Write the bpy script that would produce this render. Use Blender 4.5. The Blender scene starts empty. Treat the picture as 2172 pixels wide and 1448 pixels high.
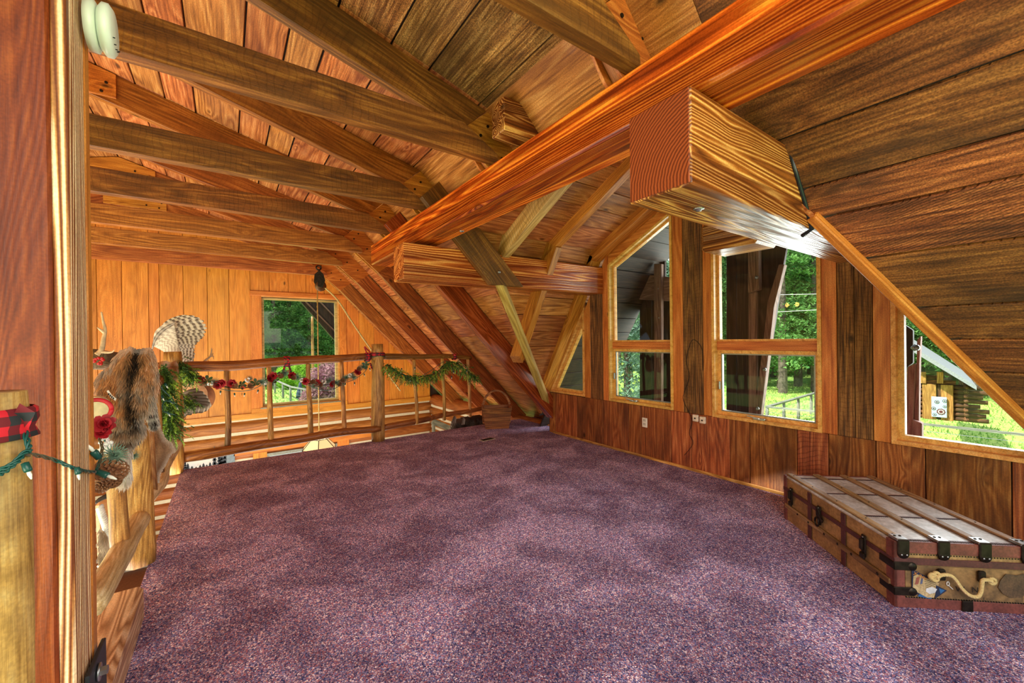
import bpy, bmesh, math, random
from math import sin, cos, pi, radians, sqrt
from mathutils import Vector, Matrix, noise
random.seed(7)
S = bpy.context.scene
COL = S.collection
# ------------------------------------------------------------------ camera, world, lights
YAW, PIT, ROL, FPX, EYE = 0.6149947, -0.00329162, -0.01207719, 859.56, 1.4
f0 = Vector((sin(YAW), cos(YAW), 0)); r0 = Vector((cos(YAW), -sin(YAW), 0)); u0 = Vector((0, 0, 1))
fw = cos(PIT)*f0 + sin(PIT)*u0; u2 = -sin(PIT)*f0 + cos(PIT)*u0
RT = cos(ROL)*r0 + sin(ROL)*u2; UP = -sin(ROL)*r0 + cos(ROL)*u2
CP = Vector((0, 0, EYE))
cam = bpy.data.cameras.new('camera'); cam.sensor_width = 36; cam.lens = FPX/2172*36; cam.clip_start = .02; cam.clip_end = 400
co = bpy.data.objects.new('camera', cam); COL.objects.link(co)
co.matrix_world = Matrix(((RT.x, UP.x, -fw.x, CP.x), (RT.y, UP.y, -fw.y, CP.y), (RT.z, UP.z, -fw.z, CP.z), (0, 0, 0, 1)))
S.camera = co
S.view_settings.view_transform = 'Standard'; S.view_settings.look = 'None'
S.view_settings.gamma = 1; S.view_settings.use_curve_mapping = False
S.view_settings.exposure = 0.5
wd = bpy.data.worlds.new('sky'); S.world = wd; wd.use_nodes = True
bg = wd.node_tree.nodes['Background']; bg.inputs[0].default_value = (.80, .90, 1, 1); bg.inputs[1].default_value = 1.1
def light(name, kind, loc, aim, energy, color, **k):
    l = bpy.data.lights.new(name, kind); l.energy = energy; l.color = color
    for a, b in k.items(): setattr(l, a, b)
    o = bpy.data.objects.new(name, l); COL.objects.link(o); o.location = loc
    o.rotation_euler = (Vector(aim)-Vector(loc)).to_track_quat('-Z', 'Y').to_euler(); return o
light('sun', 'SUN', (-10, 6, 20), (4, 0, 0), 6.5, (1, .95, .86), angle=.02)
light('loft_fill', 'AREA', (.9, -1.3, 2.1), (2.2, 4, 1.3), 50, (1, .86, .70), shape='RECTANGLE', size=2.4, size_y=1.4)  # broad fill behind the camera, added to brighten the loft; no fixture
light('great_room_fill', 'AREA', (.9, 7.8, -2.2), (.9, 7.8, 3), 95, (1, .88, .72), shape='RECTANGLE', size=3.6, size_y=2.6)  # added upward fill out of view, stands in for bounce from the lower room
light('great_room_fill_left', 'AREA', (-2.4, 4.2, -1.0), (-1.5, 4.6, 3), 350, (1, .90, .76), shape='RECTANGLE', size=3.0, size_y=5.0)  # added unseen bounce fill that lifts the tie beam undersides
light('stair_fill', 'AREA', (-1.6, .2, .6), (-.3, 3.4, .9), 26, (1, .9, .78), shape='RECTANGLE', size=1.0, size_y=1.0)  # extra warm fill added on the stair side, not a fitting
light('dormer_window_daylight', 'AREA', (6.3, 2.2, 1.3), (1.4, 3.2, 1.0), 190, (.95, .99, 1), shape='RECTANGLE', size=4.0, size_y=2.2)

# ------------------------------------------------------------------ projection of a pixel onto a true plane
def ray(x, y): return RT*((x-1086)/FPX) + UP*(-(y-724)/FPX) + fw
def pl(x, y, ax, v):
    d = ray(x, y); t = (v-CP[ax])/d[ax]; return CP + d*t
def PX(x, y, v): return pl(x, y, 0, v)
def PY(x, y, v): return pl(x, y, 1, v)
def PZ(x, y, v=0): return pl(x, y, 2, v)

# ------------------------------------------------------------------ object helpers
WM = {}
def put(o, M, parent=None):
    COL.objects.link(o); WM[o.name] = M.copy()
    if parent is not None:
        o.parent = parent; o.matrix_basis = WM[parent.name].inverted() @ M
    else: o.matrix_basis = M
    return o
def tag(o, label=None, cat=None, group=None, kind=None):
    if label: o['label'] = label
    if cat: o['category'] = cat
    if group: o['group'] = group
    if kind: o['kind'] = kind
    return o
def thing(name, label, cat, loc=(0, 0, 0), group=None, rz=0):
    o = bpy.data.objects.new(name, None); o.empty_display_size = .1
    put(o, Matrix.Translation(Vector(loc)) @ Matrix.Rotation(rz, 4, 'Z')); return tag(o, label, cat, group)
def struct(name, loc=(0, 0, 0)):
    o = bpy.data.objects.new(name, None); o.empty_display_size = .1
    put(o, Matrix.Translation(Vector(loc))); o['kind'] = 'structure'; return o
def mobj(name, v, f, mat, parent=None, M=None, smooth=False, vc=None):
    me = bpy.data.meshes.new(name); me.from_pydata([tuple(p) for p in v], [], f)
    if mat: me.materials.append(mat)
    if smooth: me.polygons.foreach_set('use_smooth', [True]*len(me.polygons))
    if vc is not None:
        a = me.color_attributes.new('Col', 'FLOAT_COLOR', 'POINT')
        a.data.foreach_set('color', [c for q in vc for c in (q[0], q[1], q[2], 1)])
    me.update()
    return put(bpy.data.objects.new(name, me), M if M is not None else Matrix.Identity(4), parent)
def bmobj(name, bm, mat, parent=None, M=None, smooth=False):
    bmesh.ops.recalc_face_normals(bm, faces=bm.faces)
    me = bpy.data.meshes.new(name); bm.to_mesh(me); bm.free()
    if mat: me.materials.append(mat)
    if smooth: me.polygons.foreach_set('use_smooth', [True]*len(me.polygons))
    return put(bpy.data.objects.new(name, me), M if M is not None else Matrix.Identity(4), parent)
def basis(ex, up, org):
    ex = Vector(ex).normalized(); ez = Vector(up); ez = (ez - ex*ez.dot(ex)).normalized(); ey = ez.cross(ex)
    return Matrix(((ex.x, ey.x, ez.x, org[0]), (ex.y, ey.y, ez.y, org[1]), (ex.z, ey.z, ez.z, org[2]), (0, 0, 0, 1)))
BX = [(0, 3, 2, 1), (4, 5, 6, 7), (0, 1, 5, 4), (1, 2, 6, 5), (2, 3, 7, 6), (3, 0, 4, 7)]
def bxv(x0, x1, y0, y1, z0, z1):
    return [(x0, y0, z0), (x1, y0, z0), (x1, y1, z0), (x0, y1, z0), (x0, y0, z1), (x1, y0, z1), (x1, y1, z1), (x0, y1, z1)]
def addbox(bm, x0, x1, y0, y1, z0, z1, M=None):
    vs = [bm.verts.new(Vector(p) if M is None else M @ Vector(p)) for p in bxv(x0, x1, y0, y1, z0, z1)]
    return [bm.faces.new([vs[i] for i in q]) for q in BX]
def beam(name, p0, p1, w, d, mat, parent=None, up=(0, 0, 1), cuts=(), bev=.004, anchor=0, wav=0):
    """box from p0 to p1: local X along, w across, d along up. anchor 0 centre, 1 box lies above p line (along +up), -1 below."""
    p0 = Vector(p0); p1 = Vector(p1); L = (p1-p0).length
    M = basis(p1-p0, up, (p0+p1)/2)
    bm = bmesh.new(); z0 = (-d/2, 0, -d)[anchor] if anchor >= 0 else -d
    addbox(bm, -L/2, L/2, -w/2, w/2, z0, z0+d)
    if bev: bmesh.ops.bevel(bm, geom=list(bm.edges), offset=bev, segments=1, affect='EDGES')
    Mi = M.inverted(); R = Mi.to_3x3()
    for pt, no in cuts:
        g = list(bm.verts)+list(bm.edges)+list(bm.faces)
        r = bmesh.ops.bisect_plane(bm, geom=g, plane_co=Mi @ Vector(pt), plane_no=(R @ Vector(no)).normalized(), clear_outer=True)
        ed = [e for e in r['geom_cut'] if isinstance(e, bmesh.types.BMEdge)]
        if ed:
            try: bmesh.ops.contextual_create(bm, geom=ed)
            except Exception: pass
    if not bm.faces: bm.free(); return None
    return bmobj(name, bm, mat, parent, M)
AXR = {0: Matrix.Identity(4), 1: Matrix(((0, 0, 1, 0), (1, 0, 0, 0), (0, 1, 0, 0), (0, 0, 0, 1))), 2: Matrix(((0, 1, 0, 0), (0, 0, 1, 0), (1, 0, 0, 0), (0, 0, 0, 1)))}
def orient(bm, T):
    xs = [[v.co[i] for v in bm.verts] for i in range(3)]; d = [max(q)-min(q) for q in xs]; R = AXR[d.index(max(d))]
    bmesh.ops.transform(bm, matrix=R.inverted(), verts=bm.verts); return T @ R
def box(name, x0, x1, y0, y1, z0, z1, mat, parent=None, bev=.003, M=None):
    c = Vector(((x0+x1)/2, (y0+y1)/2, (z0+z1)/2)); bm = bmesh.new()
    addbox(bm, x0-c.x, x1-c.x, y0-c.y, y1-c.y, z0-c.z, z1-c.z)
    if bev: bmesh.ops.bevel(bm, geom=list(bm.edges), offset=bev, segments=1, affect='EDGES')
    T = orient(bm, Matrix.Translation(c))
    return bmobj(name, bm, mat, parent, T if M is None else M @ T)
def prism(name, poly, a, b, axis, mat, parent=None, bev=.002, M=None):
    """polygon in the two other axes, extruded a..b along axis (0 x,1 y,2 z)"""
    def P(u, v, t): return ((t, u, v), (u, t, v), (u, v, t))[axis]
    n = len(poly); c = Vector(P(sum(p[0] for p in poly)/n, sum(p[1] for p in poly)/n, (a+b)/2))
    bm = bmesh.new()
    A = [bm.verts.new(Vector(P(*p, a))-c) for p in poly]; B = [bm.verts.new(Vector(P(*p, b))-c) for p in poly]
    bm.faces.new(A); bm.faces.new(B[::-1])
    for i in range(n): bm.faces.new([A[i], B[i], B[(i+1) % n], A[(i+1) % n]])
    if bev: bmesh.ops.bevel(bm, geom=list(bm.edges), offset=bev, segments=1, affect='EDGES')
    T = orient(bm, Matrix.Translation(c))
    return bmobj(name, bm, mat, parent, T if M is None else M @ T)
def ring(name, outer, inner, a, b, mat, parent=None):
    """frame between two (y,z) polygons, extruded along x"""
    n = len(outer); v = []; f = []
    cy = sum(p[0] for p in outer)/n; cz = sum(p[1] for p in outer)/n; cx = (a+b)/2
    for t in (a, b):
        for q in (outer, inner):
            v += [(t-cx, p[0]-cy, p[1]-cz) for p in q]
    for i in range(n):
        j = (i+1) % n
        f += [(i, j, n+j, n+i), (2*n+i, 3*n+i, 3*n+j, 2*n+j), (i, 2*n+i, 2*n+j, j), (n+i, n+j, 3*n+j, 3*n+i)]
    return mobj(name, v, f, mat, parent, Matrix.Translation((cx, cy, cz)))
def inset(poly, w):
    n = len(poly); out = []; ar = sum(poly[i][0]*poly[(i+1) % n][1]-poly[(i+1) % n][0]*poly[i][1] for i in range(n)); s = 1 if ar > 0 else -1
    for i in range(n):
        a = Vector(poly[i-1]); b = Vector(poly[i]); c = Vector(poly[(i+1) % n])
        d1 = (b-a).normalized(); d2 = (c-b).normalized()
        n1 = Vector((-d1.y, d1.x))*s; n2 = Vector((-d2.y, d2.x))*s
        m = (n1+n2); m = m/(m.dot(n1)) if abs(m.dot(n1)) > 1e-4 else n1
        out.append(tuple(b+m*w))
    return out
def tubeg(pts, r, seg=8, V=None, F=None, cap=True):
    V = [] if V is None else V; F = [] if F is None else F; pts = [Vector(p) for p in pts]; n = len(pts); base = len(V)
    t = (pts[1]-pts[0]).normalized(); nn = t.orthogonal().normalized()
    for i, p in enumerate(pts):
        t2 = (pts[min(i+1, n-1)]-pts[max(i-1, 0)]).normalized()
        nn = (nn - t2*nn.dot(t2)).normalized(); bb = t2.cross(nn)
        rr = r(i/(n-1)) if callable(r) else r
        for k in range(seg):
            a = 2*pi*k/seg; V.append(p + nn*cos(a)*rr + bb*sin(a)*rr)
    for i in range(n-1):
        for k in range(seg):
            a = base+i*seg+k; b = base+i*seg+(k+1) % seg; F.append((a, b, b+seg, a+seg))
    if cap: F.append(tuple(range(base+seg-1, base-1, -1))); F.append(tuple(base+(n-1)*seg+k for k in range(seg)))
    return V, F
def tube(name, pts, r, mat, parent=None, seg=8, smooth=True, closed=False):
    c = sum((Vector(p) for p in pts), Vector())/len(pts)
    if closed: pts = list(pts)+[pts[0]]
    V, F = tubeg([Vector(p)-c for p in pts], r, seg)
    return mobj(name, V, F, mat, parent, Matrix.Translation(c), smooth)
def logpole(name, p0, p1, r0_, r1_, mat, parent=None, seg=14, n=14, wob=.06, bend=.01):
    p0 = Vector(p0); p1 = Vector(p1); L = (p1-p0).length
    M = basis(p1-p0, (0, 0, 1) if abs((p1-p0).normalized().z) < .9 else (0, 1, 0), (p0+p1)/2); sd = random.random()*99
    v = []; f = []
    for i in range(n+1):
        t = i/n; x = -L/2+L*t; r = r0_+(r1_-r0_)*t
        oy = bend*noise.noise((x*1.5+sd, 0, 3)); oz = bend*noise.noise((x*1.5+sd, 7, 3))
        for k in range(seg):
            a = 2*pi*k/seg; q = r*(1+wob*noise.noise((x*4+sd, cos(a)*1.6, sin(a)*1.6))*1.6)
            if i in (0, n): q *= .93
            v.append((x, cos(a)*q+oy, sin(a)*q+oz))
    for i in range(n):
        for k in range(seg):
            a = i*seg+k; b = i*seg+(k+1) % seg; f.append((a, b, b+seg, a+seg))
    f.append(tuple(range(seg-1, -1, -1))); f.append(tuple(n*seg+k for k in range(seg)))
    return mobj(name, v, f, mat, parent, M, True)
def lathe(name, prof, mat, parent=None, M=None, seg=20, smooth=True):
    v = []; f = []; n = len(prof)
    for r, z in prof:
        for k in range(seg): a = 2*pi*k/seg; v.append((r*cos(a), r*sin(a), z))
    for i in range(n-1):
        for k in range(seg):
            a = i*seg+k; b = i*seg+(k+1) % seg; f.append((a, b, b+seg, a+seg))
    f.append(tuple(range(seg-1, -1, -1))); f.append(tuple((n-1)*seg+k for k in range(seg)))
    return mobj(name, v, f, mat, parent, M, smooth)
def aim(loc, d, up=(0, 0, 1)):
    d = Vector(d).normalized(); up = Vector(up)
    if abs(d.dot(up.normalized())) > .98: up = Vector((1, 0, 0))
    M = basis(d, up, loc)   # local X = d ; want local Z = d
    return M @ Matrix.Rotation(pi/2, 4, 'Y')

# ------------------------------------------------------------------ materials
def lin(c):
    return tuple(((x/255)/12.92 if x/255 <= .04045 else ((x/255+.055)/1.055)**2.4) for x in c[:3])+(1,)
class N:
    def __init__(s, name):
        s.m = bpy.data.materials.new(name); s.m.use_nodes = True; s.t = s.m.node_tree; s.n = s.t.nodes; s.b = s.n['Principled BSDF']; s.out = s.n['Material Output']
    def a(s, typ, ins=None, **k):
        q = s.n.new(typ)
        for x, y in k.items(): setattr(q, x, y)
        for x, y in (ins or {}).items():
            if isinstance(y, bpy.types.NodeSocket): s.t.links.new(y, q.inputs[x])
            else: q.inputs[x].default_value = y
        return q
    def l(s, a, b): s.t.links.new(a, b)
    def ramp(s, fac, stops, interp='LINEAR'):
        q = s.n.new('ShaderNodeValToRGB'); s.l(fac, q.inputs[0]); e = q.color_ramp.elements; q.color_ramp.interpolation = interp
        while len(e) < len(stops): e.new(.5)
        for i, (p, c) in enumerate(stops): e[i].position = p; e[i].color = c if len(c) == 4 else lin(c)
        return q.outputs[0]
    def mix(s, f, a, b, mode='MIX'):
        q = s.n.new('ShaderNodeMix'); q.data_type = 'RGBA'; q.blend_type = mode
        for i, y in ((0, f), (6, a), (7, b)):
            if isinstance(y, bpy.types.NodeSocket): s.l(y, q.inputs[i])
            else: q.inputs[i].default_value = y
        return q.outputs[2]
    def math(s, op, a, b=0, c=0):
        q = s.n.new('ShaderNodeMath'); q.operation = op
        for i, y in enumerate((a, b, c)):
            if isinstance(y, bpy.types.NodeSocket): s.l(y, q.inputs[i])
            else: q.inputs[i].default_value = y
        return q.outputs[0]
    def bump(s, h, st=.3, dist=.01, prev=None):
        q = s.a('ShaderNodeBump', {'Height': h, 'Strength': st, 'Distance': dist})
        if prev is not None: s.l(prev, q.inputs['Normal'])
        s.l(q.outputs[0], s.b.inputs['Normal']); return q.outputs[0]
def plain(name, c, rough=.6, metal=0, spec=.5, noisy=.12, sc=30, bump=0):
    m = N(name); tc = m.a('ShaderNodeTexCoord')
    nz = m.a('ShaderNodeTexNoise', {'Vector': tc.outputs['Object'], 'Scale': sc, 'Detail': 4})
    col = m.mix(1, lin(c), m.ramp(nz.outputs[0], [(.3, (1-noisy*2,)*3+(1,)), (.7, (1+noisy,)*3+(1,))]), 'MULTIPLY')
    m.l(col, m.b.inputs['Base Color']); m.b.inputs['Roughness'].default_value = rough; m.b.inputs['Metallic'].default_value = metal
    m.b.inputs['Specular IOR Level'].default_value = spec
    if bump: m.bump(nz.outputs[0], bump, .005)
    return m.m
def wood(name, dark, mid, light_, rough=.5, rings=9., sc=1., saw=0., knots=.5, bump=.25, var=.25, stain=None, stainamt=.0, spec=.4, fine=.35, huev=.02, lam=0, rs=.24, st=.30, grit=.25):
    m = N(name); tc = m.a('ShaderNodeTexCoord'); oi = m.a('ShaderNodeObjectInfo')
    off = m.a('ShaderNodeVectorMath', {0: oi.outputs['Random'], 1: (57., 31., 13.)}, operation='MULTIPLY')
    v = m.a('ShaderNodeVectorMath', {0: tc.outputs['Object'], 1: off.outputs[0]}, operation='ADD').outputs[0]
    # knots
    mk = m.a('ShaderNodeMapping', {'Vector': v, 'Scale': (2.0*sc, 4.2*sc, 4.2*sc)})
    vo = m.a('ShaderNodeTexVoronoi', {'Vector': mk.outputs[0], 'Scale': 1.0, 'Randomness': 1.0})
    kd = vo.outputs['Distance']
    # grain field: low frequency noise stretched along X, contour lines of it are the rings
    mp = m.a('ShaderNodeMapping', {'Vector': v, 'Scale': (st*sc, 3.2*sc, 3.2*sc)})
    nz = m.a('ShaderNodeTexNoise', {'Vector': mp.outputs[0], 'Scale': 1.0, 'Detail': 2.5, 'Roughness': .5, 'Distortion': .25})
    kk = m.math('POWER', 2.718, m.math('MULTIPLY', kd, -7.0))
    fld = m.math('ADD', m.math('MULTIPLY', nz.outputs[0], rings*3.6), m.math('MULTIPLY', kk, knots*3.2))
    rg = m.math('PINGPONG', fld, .5)
    mf = m.a('ShaderNodeMapping', {'Vector': v, 'Scale': (3.0*sc, 85*sc, 85*sc)})
    nf = m.a('ShaderNodeTexNoise', {'Vector': mf.outputs[0], 'Scale': 1.0, 'Detail': 5, 'Roughness': .65})
    ma = m.a('ShaderNodeTexNoise', {'Vector': v, 'Scale': 1.4, 'Detail': 2})
    g = m.math('ADD', m.math('ADD', .45, m.math('MULTIPLY', m.math('MULTIPLY', m.math('SUBTRACT', rg, .25), m.math('ADD', .35, ma.outputs[0])), rs*4)), m.math('MULTIPLY', m.math('SUBTRACT', nf.outputs[0], .5), fine*4.0))
    col = m.ramp(g, [(.1, light_), (.42, mid), (.85, dark)])
    mc = m.a('ShaderNodeMapping', {'Vector': v, 'Scale': (.9*sc, 16*sc, 16*sc)})
    ncr = m.a('ShaderNodeTexNoise', {'Vector': mc.outputs[0], 'Scale': 1.0, 'Detail': 4, 'Roughness': .7})
    col = m.mix(1, col, m.ramp(ncr.outputs[0], [(.28, (.55, .46, .40, 1)), (.42, (.97, .96, .95, 1)), (.6, (1, 1, 1, 1)), (.74, (1.28, 1.26, 1.2, 1))]), 'MULTIPLY')
    ngr = m.a('ShaderNodeTexNoise', {'Vector': v, 'Scale': 150.0, 'Detail': 2})
    col = m.mix(grit, col, m.mix(1, col, m.ramp(ngr.outputs[0], [(.35, (.45, .42, .40, 1)), (.65, (1.5, 1.5, 1.45, 1))]), 'MULTIPLY'))
    # broad blotches
    mb = m.a('ShaderNodeMapping', {'Vector': v, 'Scale': (1.3, 3.5, 3.5)})
    nb = m.a('ShaderNodeTexNoise', {'Vector': mb.outputs[0], 'Scale': 1.2, 'Detail': 4, 'Roughness': .6})
    col = m.mix(1, col, m.ramp(nb.outputs[0], [(.3, (.80, .77, .74, 1)), (.5, (.98, .98, .98, 1)), (.72, (1.12, 1.1, 1.06, 1))]), 'MULTIPLY')
    if stain:
        ms = m.a('ShaderNodeMapping', {'Vector': v, 'Scale': (.8, 2.6, 2.6), 'Location': (3, 7, 1)})
        ns = m.a('ShaderNodeTexNoise', {'Vector': ms.outputs[0], 'Scale': 1.5, 'Detail': 5, 'Roughness': .65})
        col = m.mix(m.math('MULTIPLY', m.ramp(ns.outputs[0], [(.46, (0, 0, 0, 1)), (.66, (1, 1, 1, 1))]), stainamt), col, lin(stain))
    if lam:
        ml = m.a('ShaderNodeSeparateXYZ', {0: v})
        wl = m.a('ShaderNodeTexWhiteNoise', {'W': m.math('FLOOR', m.math('MULTIPLY', m.math('ADD', ml.outputs['Z'], m.math('MULTIPLY', ml.outputs['Y'], .7)), lam))}, noise_dimensions='1D')
        col = m.mix(1, col, m.ramp(wl.outputs[0], [(0, (.6, .5, .5, 1)), (.45, (.95, .9, .85, 1)), (1, (1.5, 1.65, 1.5, 1))]), 'MULTIPLY')
    if knots:
        kn = m.ramp(kd, [(.035, (1, 1, 1, 1)), (.10, (0, 0, 0, 1))])
        kn2 = m.ramp(vo.outputs['Color'], [(.45, (0, 0, 0, 1)), (.5, (1, 1, 1, 1))])
        col = m.mix(m.math('MULTIPLY', m.math('MULTIPLY', kn, kn2), .82), col, lin(tuple(x*.36 for x in dark)))
    h = g
    if saw:
        # curved saw marks across the board
        sx = m.a('ShaderNodeSeparateXYZ', {0: v})
        arc = m.math('ADD', sx.outputs['X'], m.math('MULTIPLY', m.math('MULTIPLY', sx.outputs['Y'], sx.outputs['Y']), .9))
        na = m.a('ShaderNodeTexNoise', {'Vector': v, 'Scale': 5.0, 'Detail': 2})
        sw = m.math('PINGPONG', m.math('ADD', m.math('MULTIPLY', arc, 26.), m.math('MULTIPLY', na.outputs[0], 3.)), .5)
        swm = m.math('MULTIPLY', m.ramp(sw, [(0, (1, 1, 1, 1)), (.16, (0, 0, 0, 1))]), m.ramp(nb.outputs[0], [(.36, (0, 0, 0, 1)), (.52, (1, 1, 1, 1))]))
        col = m.mix(m.math('MULTIPLY', swm, saw), col, m.mix(1, col, (.40, .34, .30, 1), 'MULTIPLY'))
        h = m.math('ADD', g, m.math('MULTIPLY', swm, saw*1.6))
    hs = m.a('ShaderNodeHueSaturation', {'Color': col, 'Hue': m.math('ADD', .5-huev/2, m.math('MULTIPLY', oi.outputs['Random'], huev)), 'Value': m.math('ADD', 1-var/2, m.math('MULTIPLY', m.math('FRACT', m.math('MULTIPLY', oi.outputs['Random'], 7.31)), var))})
    m.l(hs.outputs[0], m.b.inputs['Base Color'])
    m.b.inputs['Roughness'].default_value = rough; m.b.inputs['Specular IOR Level'].default_value = spec
    m.bump(h, bump, .004)
    return m.m
W_PURLIN = wood('orange_glulam', (128, 30, 10), (194, 68, 22), (232, 124, 44), rough=.26, rings=12, knots=.8, bump=.3, lam=22, spec=.5, var=.1, sc=.8, rs=.42, st=.11)
W_TIMBER = wood('planed_fir_timber', (82, 36, 14), (156, 84, 36), (222, 164, 98), rough=.3, rings=16, knots=.9, bump=.6, var=.15, lam=14, sc=.9, fine=.2, rs=.42, st=.11)
W_ROUGH = wood('rough_brown_plank', (84, 44, 20), (150, 88, 44), (192, 124, 66), grit=.7, rough=.6, rings=5, saw=.95, knots=.9, bump=.7, var=.42, stain=(62, 42, 26), stainamt=.75, fine=.38)
W_UPPER = wood('rough_golden_plank', (110, 66, 28), (168, 112, 56), (206, 154, 92), grit=.9, rough=.65, rings=5, saw=.35, knots=.5, bump=.9, var=.3, stain=(96, 62, 28), stainamt=.6, fine=.65)
W_DECK = wood('orange_roof_plank', (124, 64, 28), (196, 118, 58), (226, 158, 94), grit=.4, rough=.5, rings=5, saw=.4, knots=.6, bump=.4, var=.35, stain=(110, 52, 34), stainamt=.5)
W_RAFT = wood('brown_rafter', (112, 56, 20), (168, 92, 36), (200, 124, 58), rough=.45, rings=6, saw=.25, knots=.8, bump=.3, var=.2, stain=(104, 52, 22), stainamt=.5)
W_TIE = wood('dark_tie', (84, 44, 14), (130, 74, 26), (172, 110, 48), rough=.5, rings=5, saw=.35, knots=.8, bump=.4, var=.15, stain=(80, 50, 20), stainamt=.6)
W_REDRAFT = wood('red_rafter', (96, 34, 14), (150, 64, 28), (180, 88, 46), rough=.22, rings=6, knots=.6, bump=.2, var=.1)
W_GUS = wood('orange_gusset', (148, 78, 26), (196, 116, 42), (220, 146, 64), rough=.45, rings=6, knots=.9, bump=.2, var=.2)
W_PINE = wood('knotty_pine', (184, 104, 34), (218, 138, 54), (234, 162, 74), rs=.13, fine=.22, rough=.4, rings=5, knots=1., bump=.12, var=.14, sc=.9)
W_WAIN = wood('reddish_rough_board', (108, 52, 22), (174, 98, 46), (210, 138, 76), rough=.55, rings=6, saw=.6, knots=.8, bump=.5, var=.4, stain=(86, 46, 26), stainamt=.7)
W_DARKB = wood('dark_rough_board', (76, 44, 20), (124, 76, 38), (158, 104, 56), rough=.65, rings=5, saw=.3, knots=.3, bump=.8, var=.25, fine=.7)
W_TRIM = wood('orange_trim', (168, 84, 30), (206, 120, 52), (224, 146, 74), rough=.4, rings=4, knots=.25, bump=.1, var=.12)
W_HONEY = wood('honey_window_wood', (206, 140, 60), (232, 172, 90), (240, 190, 112), rough=.35, rings=3, knots=0, bump=.06, var=.06)
W_POST = wood('red_stained_post', (96, 36, 8), (138, 60, 18), (164, 82, 30), rough=.45, rings=14, knots=.6, bump=.25, var=.0, huev=0, stain=(110, 36, 12), stainamt=.5)
W_STRIP = wood('raw_lamination', (120, 66, 28), (206, 150, 84), (248, 226, 184), rough=.5, rings=30, knots=.1, bump=.6, var=.5, fine=.3, rs=.8, st=.06)
W_PEEL = wood('peeled_log', (128, 76, 32), (204, 142, 70), (230, 180, 108), rough=.45, rings=5, knots=1., bump=.4, var=.2, stain=(74, 48, 34), stainamt=.75, sc=1.5)
W_PEELD = wood('dark_peeled_rail', (98, 52, 18), (150, 88, 34), (182, 120, 56), rough=.4, rings=5, knots=1., bump=.3, var=.15, stain=(70, 40, 20), stainamt=.6, sc=1.5)
W_PALE = wood('pale_peeled_pole', (170, 132, 84), (220, 186, 134), (238, 214, 172), rough=.5, rings=5, knots=.8, bump=.3, var=.1, stain=(110, 84, 60), stainamt=.5, sc=1.5)
W_SPALT = wood('spalted_log', (150, 104, 48), (204, 154, 86), (222, 182, 118), rough=.5, rings=4, knots=.8, bump=.35, var=.1, stain=(104, 84, 74), stainamt=.85, sc=1.6)
W_LOGW = wood('wall_log', (124, 68, 26), (166, 98, 44), (190, 124, 66), rough=.45, rings=6, knots=.8, bump=.3, var=.15, stain=(130, 78, 40), stainamt=.5)
W_CURB = wood('pinkish_fir_curb', (150, 96, 64), (200, 146, 108), (224, 180, 144), rough=.4, rings=20, knots=.3, bump=.4, var=.1, fine=.2, rs=.5)
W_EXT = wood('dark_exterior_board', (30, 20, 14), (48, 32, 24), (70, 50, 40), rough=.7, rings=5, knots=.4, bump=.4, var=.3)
W_EXTR = wood('weathered_exterior_timber', (84, 58, 48), (120, 88, 74), (150, 116, 100), rough=.7, rings=7, knots=.4, bump=.5, var=.2)
W_PINK = wood('pinkish_exterior_board', (130, 78, 66), (172, 118, 104), (190, 140, 126), rough=.7, rings=7, knots=.2, bump=.4, var=.2)  # pinkish red-brown board colour
W_GREY = wood('grey_fence_wood', (84, 84, 76), (128, 130, 120), (160, 162, 150), rough=.8, rings=6, knots=.4, bump=.4, var=.2)
W_CABIN = wood('old_cabin_log', (50, 32, 18), (104, 66, 34), (156, 106, 58), rough=.8, rings=7, knots=.5, bump=.6, var=.7, stain=(44, 30, 20), stainamt=.7)
W_BASK = wood('old_basket_wood', (92, 48, 20), (158, 92, 44), (190, 124, 68), rough=.6, rings=6, knots=.2, bump=.5, var=.15, stain=(50, 30, 18), stainamt=.6)
W_SLAT = wood('trunk_slat', (110, 78, 48), (158, 122, 82), (190, 158, 118), rough=.45, rings=6, knots=.1, bump=.4, var=.15, stain=(88, 62, 42), stainamt=.5)
M_CHINK = plain('cream_chinking', (216, 204, 180), .8, noisy=.05)
M_BLACK = plain('blackened_steel', (44, 50, 58), .5, .3)
M_IRON = plain('dark_iron', (52, 44, 36), .42, .75, noisy=.3)
M_GALV = plain('galvanised_steel', (170, 172, 174), .3, .9)
M_CRANK = plain('brushed_steel', (190, 190, 188), .28, .9)
M_ALU = plain('grey_aluminium', (150, 150, 146), .35, .6)
M_WHITE = plain('ivory_plastic', (238, 230, 212), .4, noisy=.02)
M_SMOKE = plain('smoke_plastic', (226, 236, 222), .35, noisy=.02)
M_GAP = plain('dark_gap', (20, 14, 10), .9)
M_TARP = plain('black_sealant', (22, 30, 40), .3)
M_GREENW = plain('green_wire', (16, 78, 72), .35, noisy=.1)
M_BULB = plain('clear_bulb', (236, 236, 230), .08, noisy=0)
M_RED = plain('red_petal', (160, 14, 30), .6)
M_BERRY = plain('red_berry', (200, 26, 24), .3)
M_SNOW = plain('white_berry', (226, 224, 222), .7)
M_SAGE = plain('frosted_needles', (104, 132, 112), .7)
M_CONE = plain('pinecone_scale', (104, 62, 40), .55, noisy=.3)
M_CONET = plain('pinecone_tip', (206, 186, 168), .6)
M_NEEDLE = plain('cedar_needles', (72, 112, 40), .6, noisy=.3)
M_NEEDLEL = plain('bright_cedar_tips', (150, 186, 62), .6, noisy=.2)
M_ROPE = plain('hemp_rope', (208, 180, 120), .8, bump=.5, sc=120)
M_BONE = plain('antler_bone', (206, 170, 130), .5, noisy=.2)
M_LEATH = plain('tan_rawhide', (198, 140, 92), .55, noisy=.1)
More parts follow.
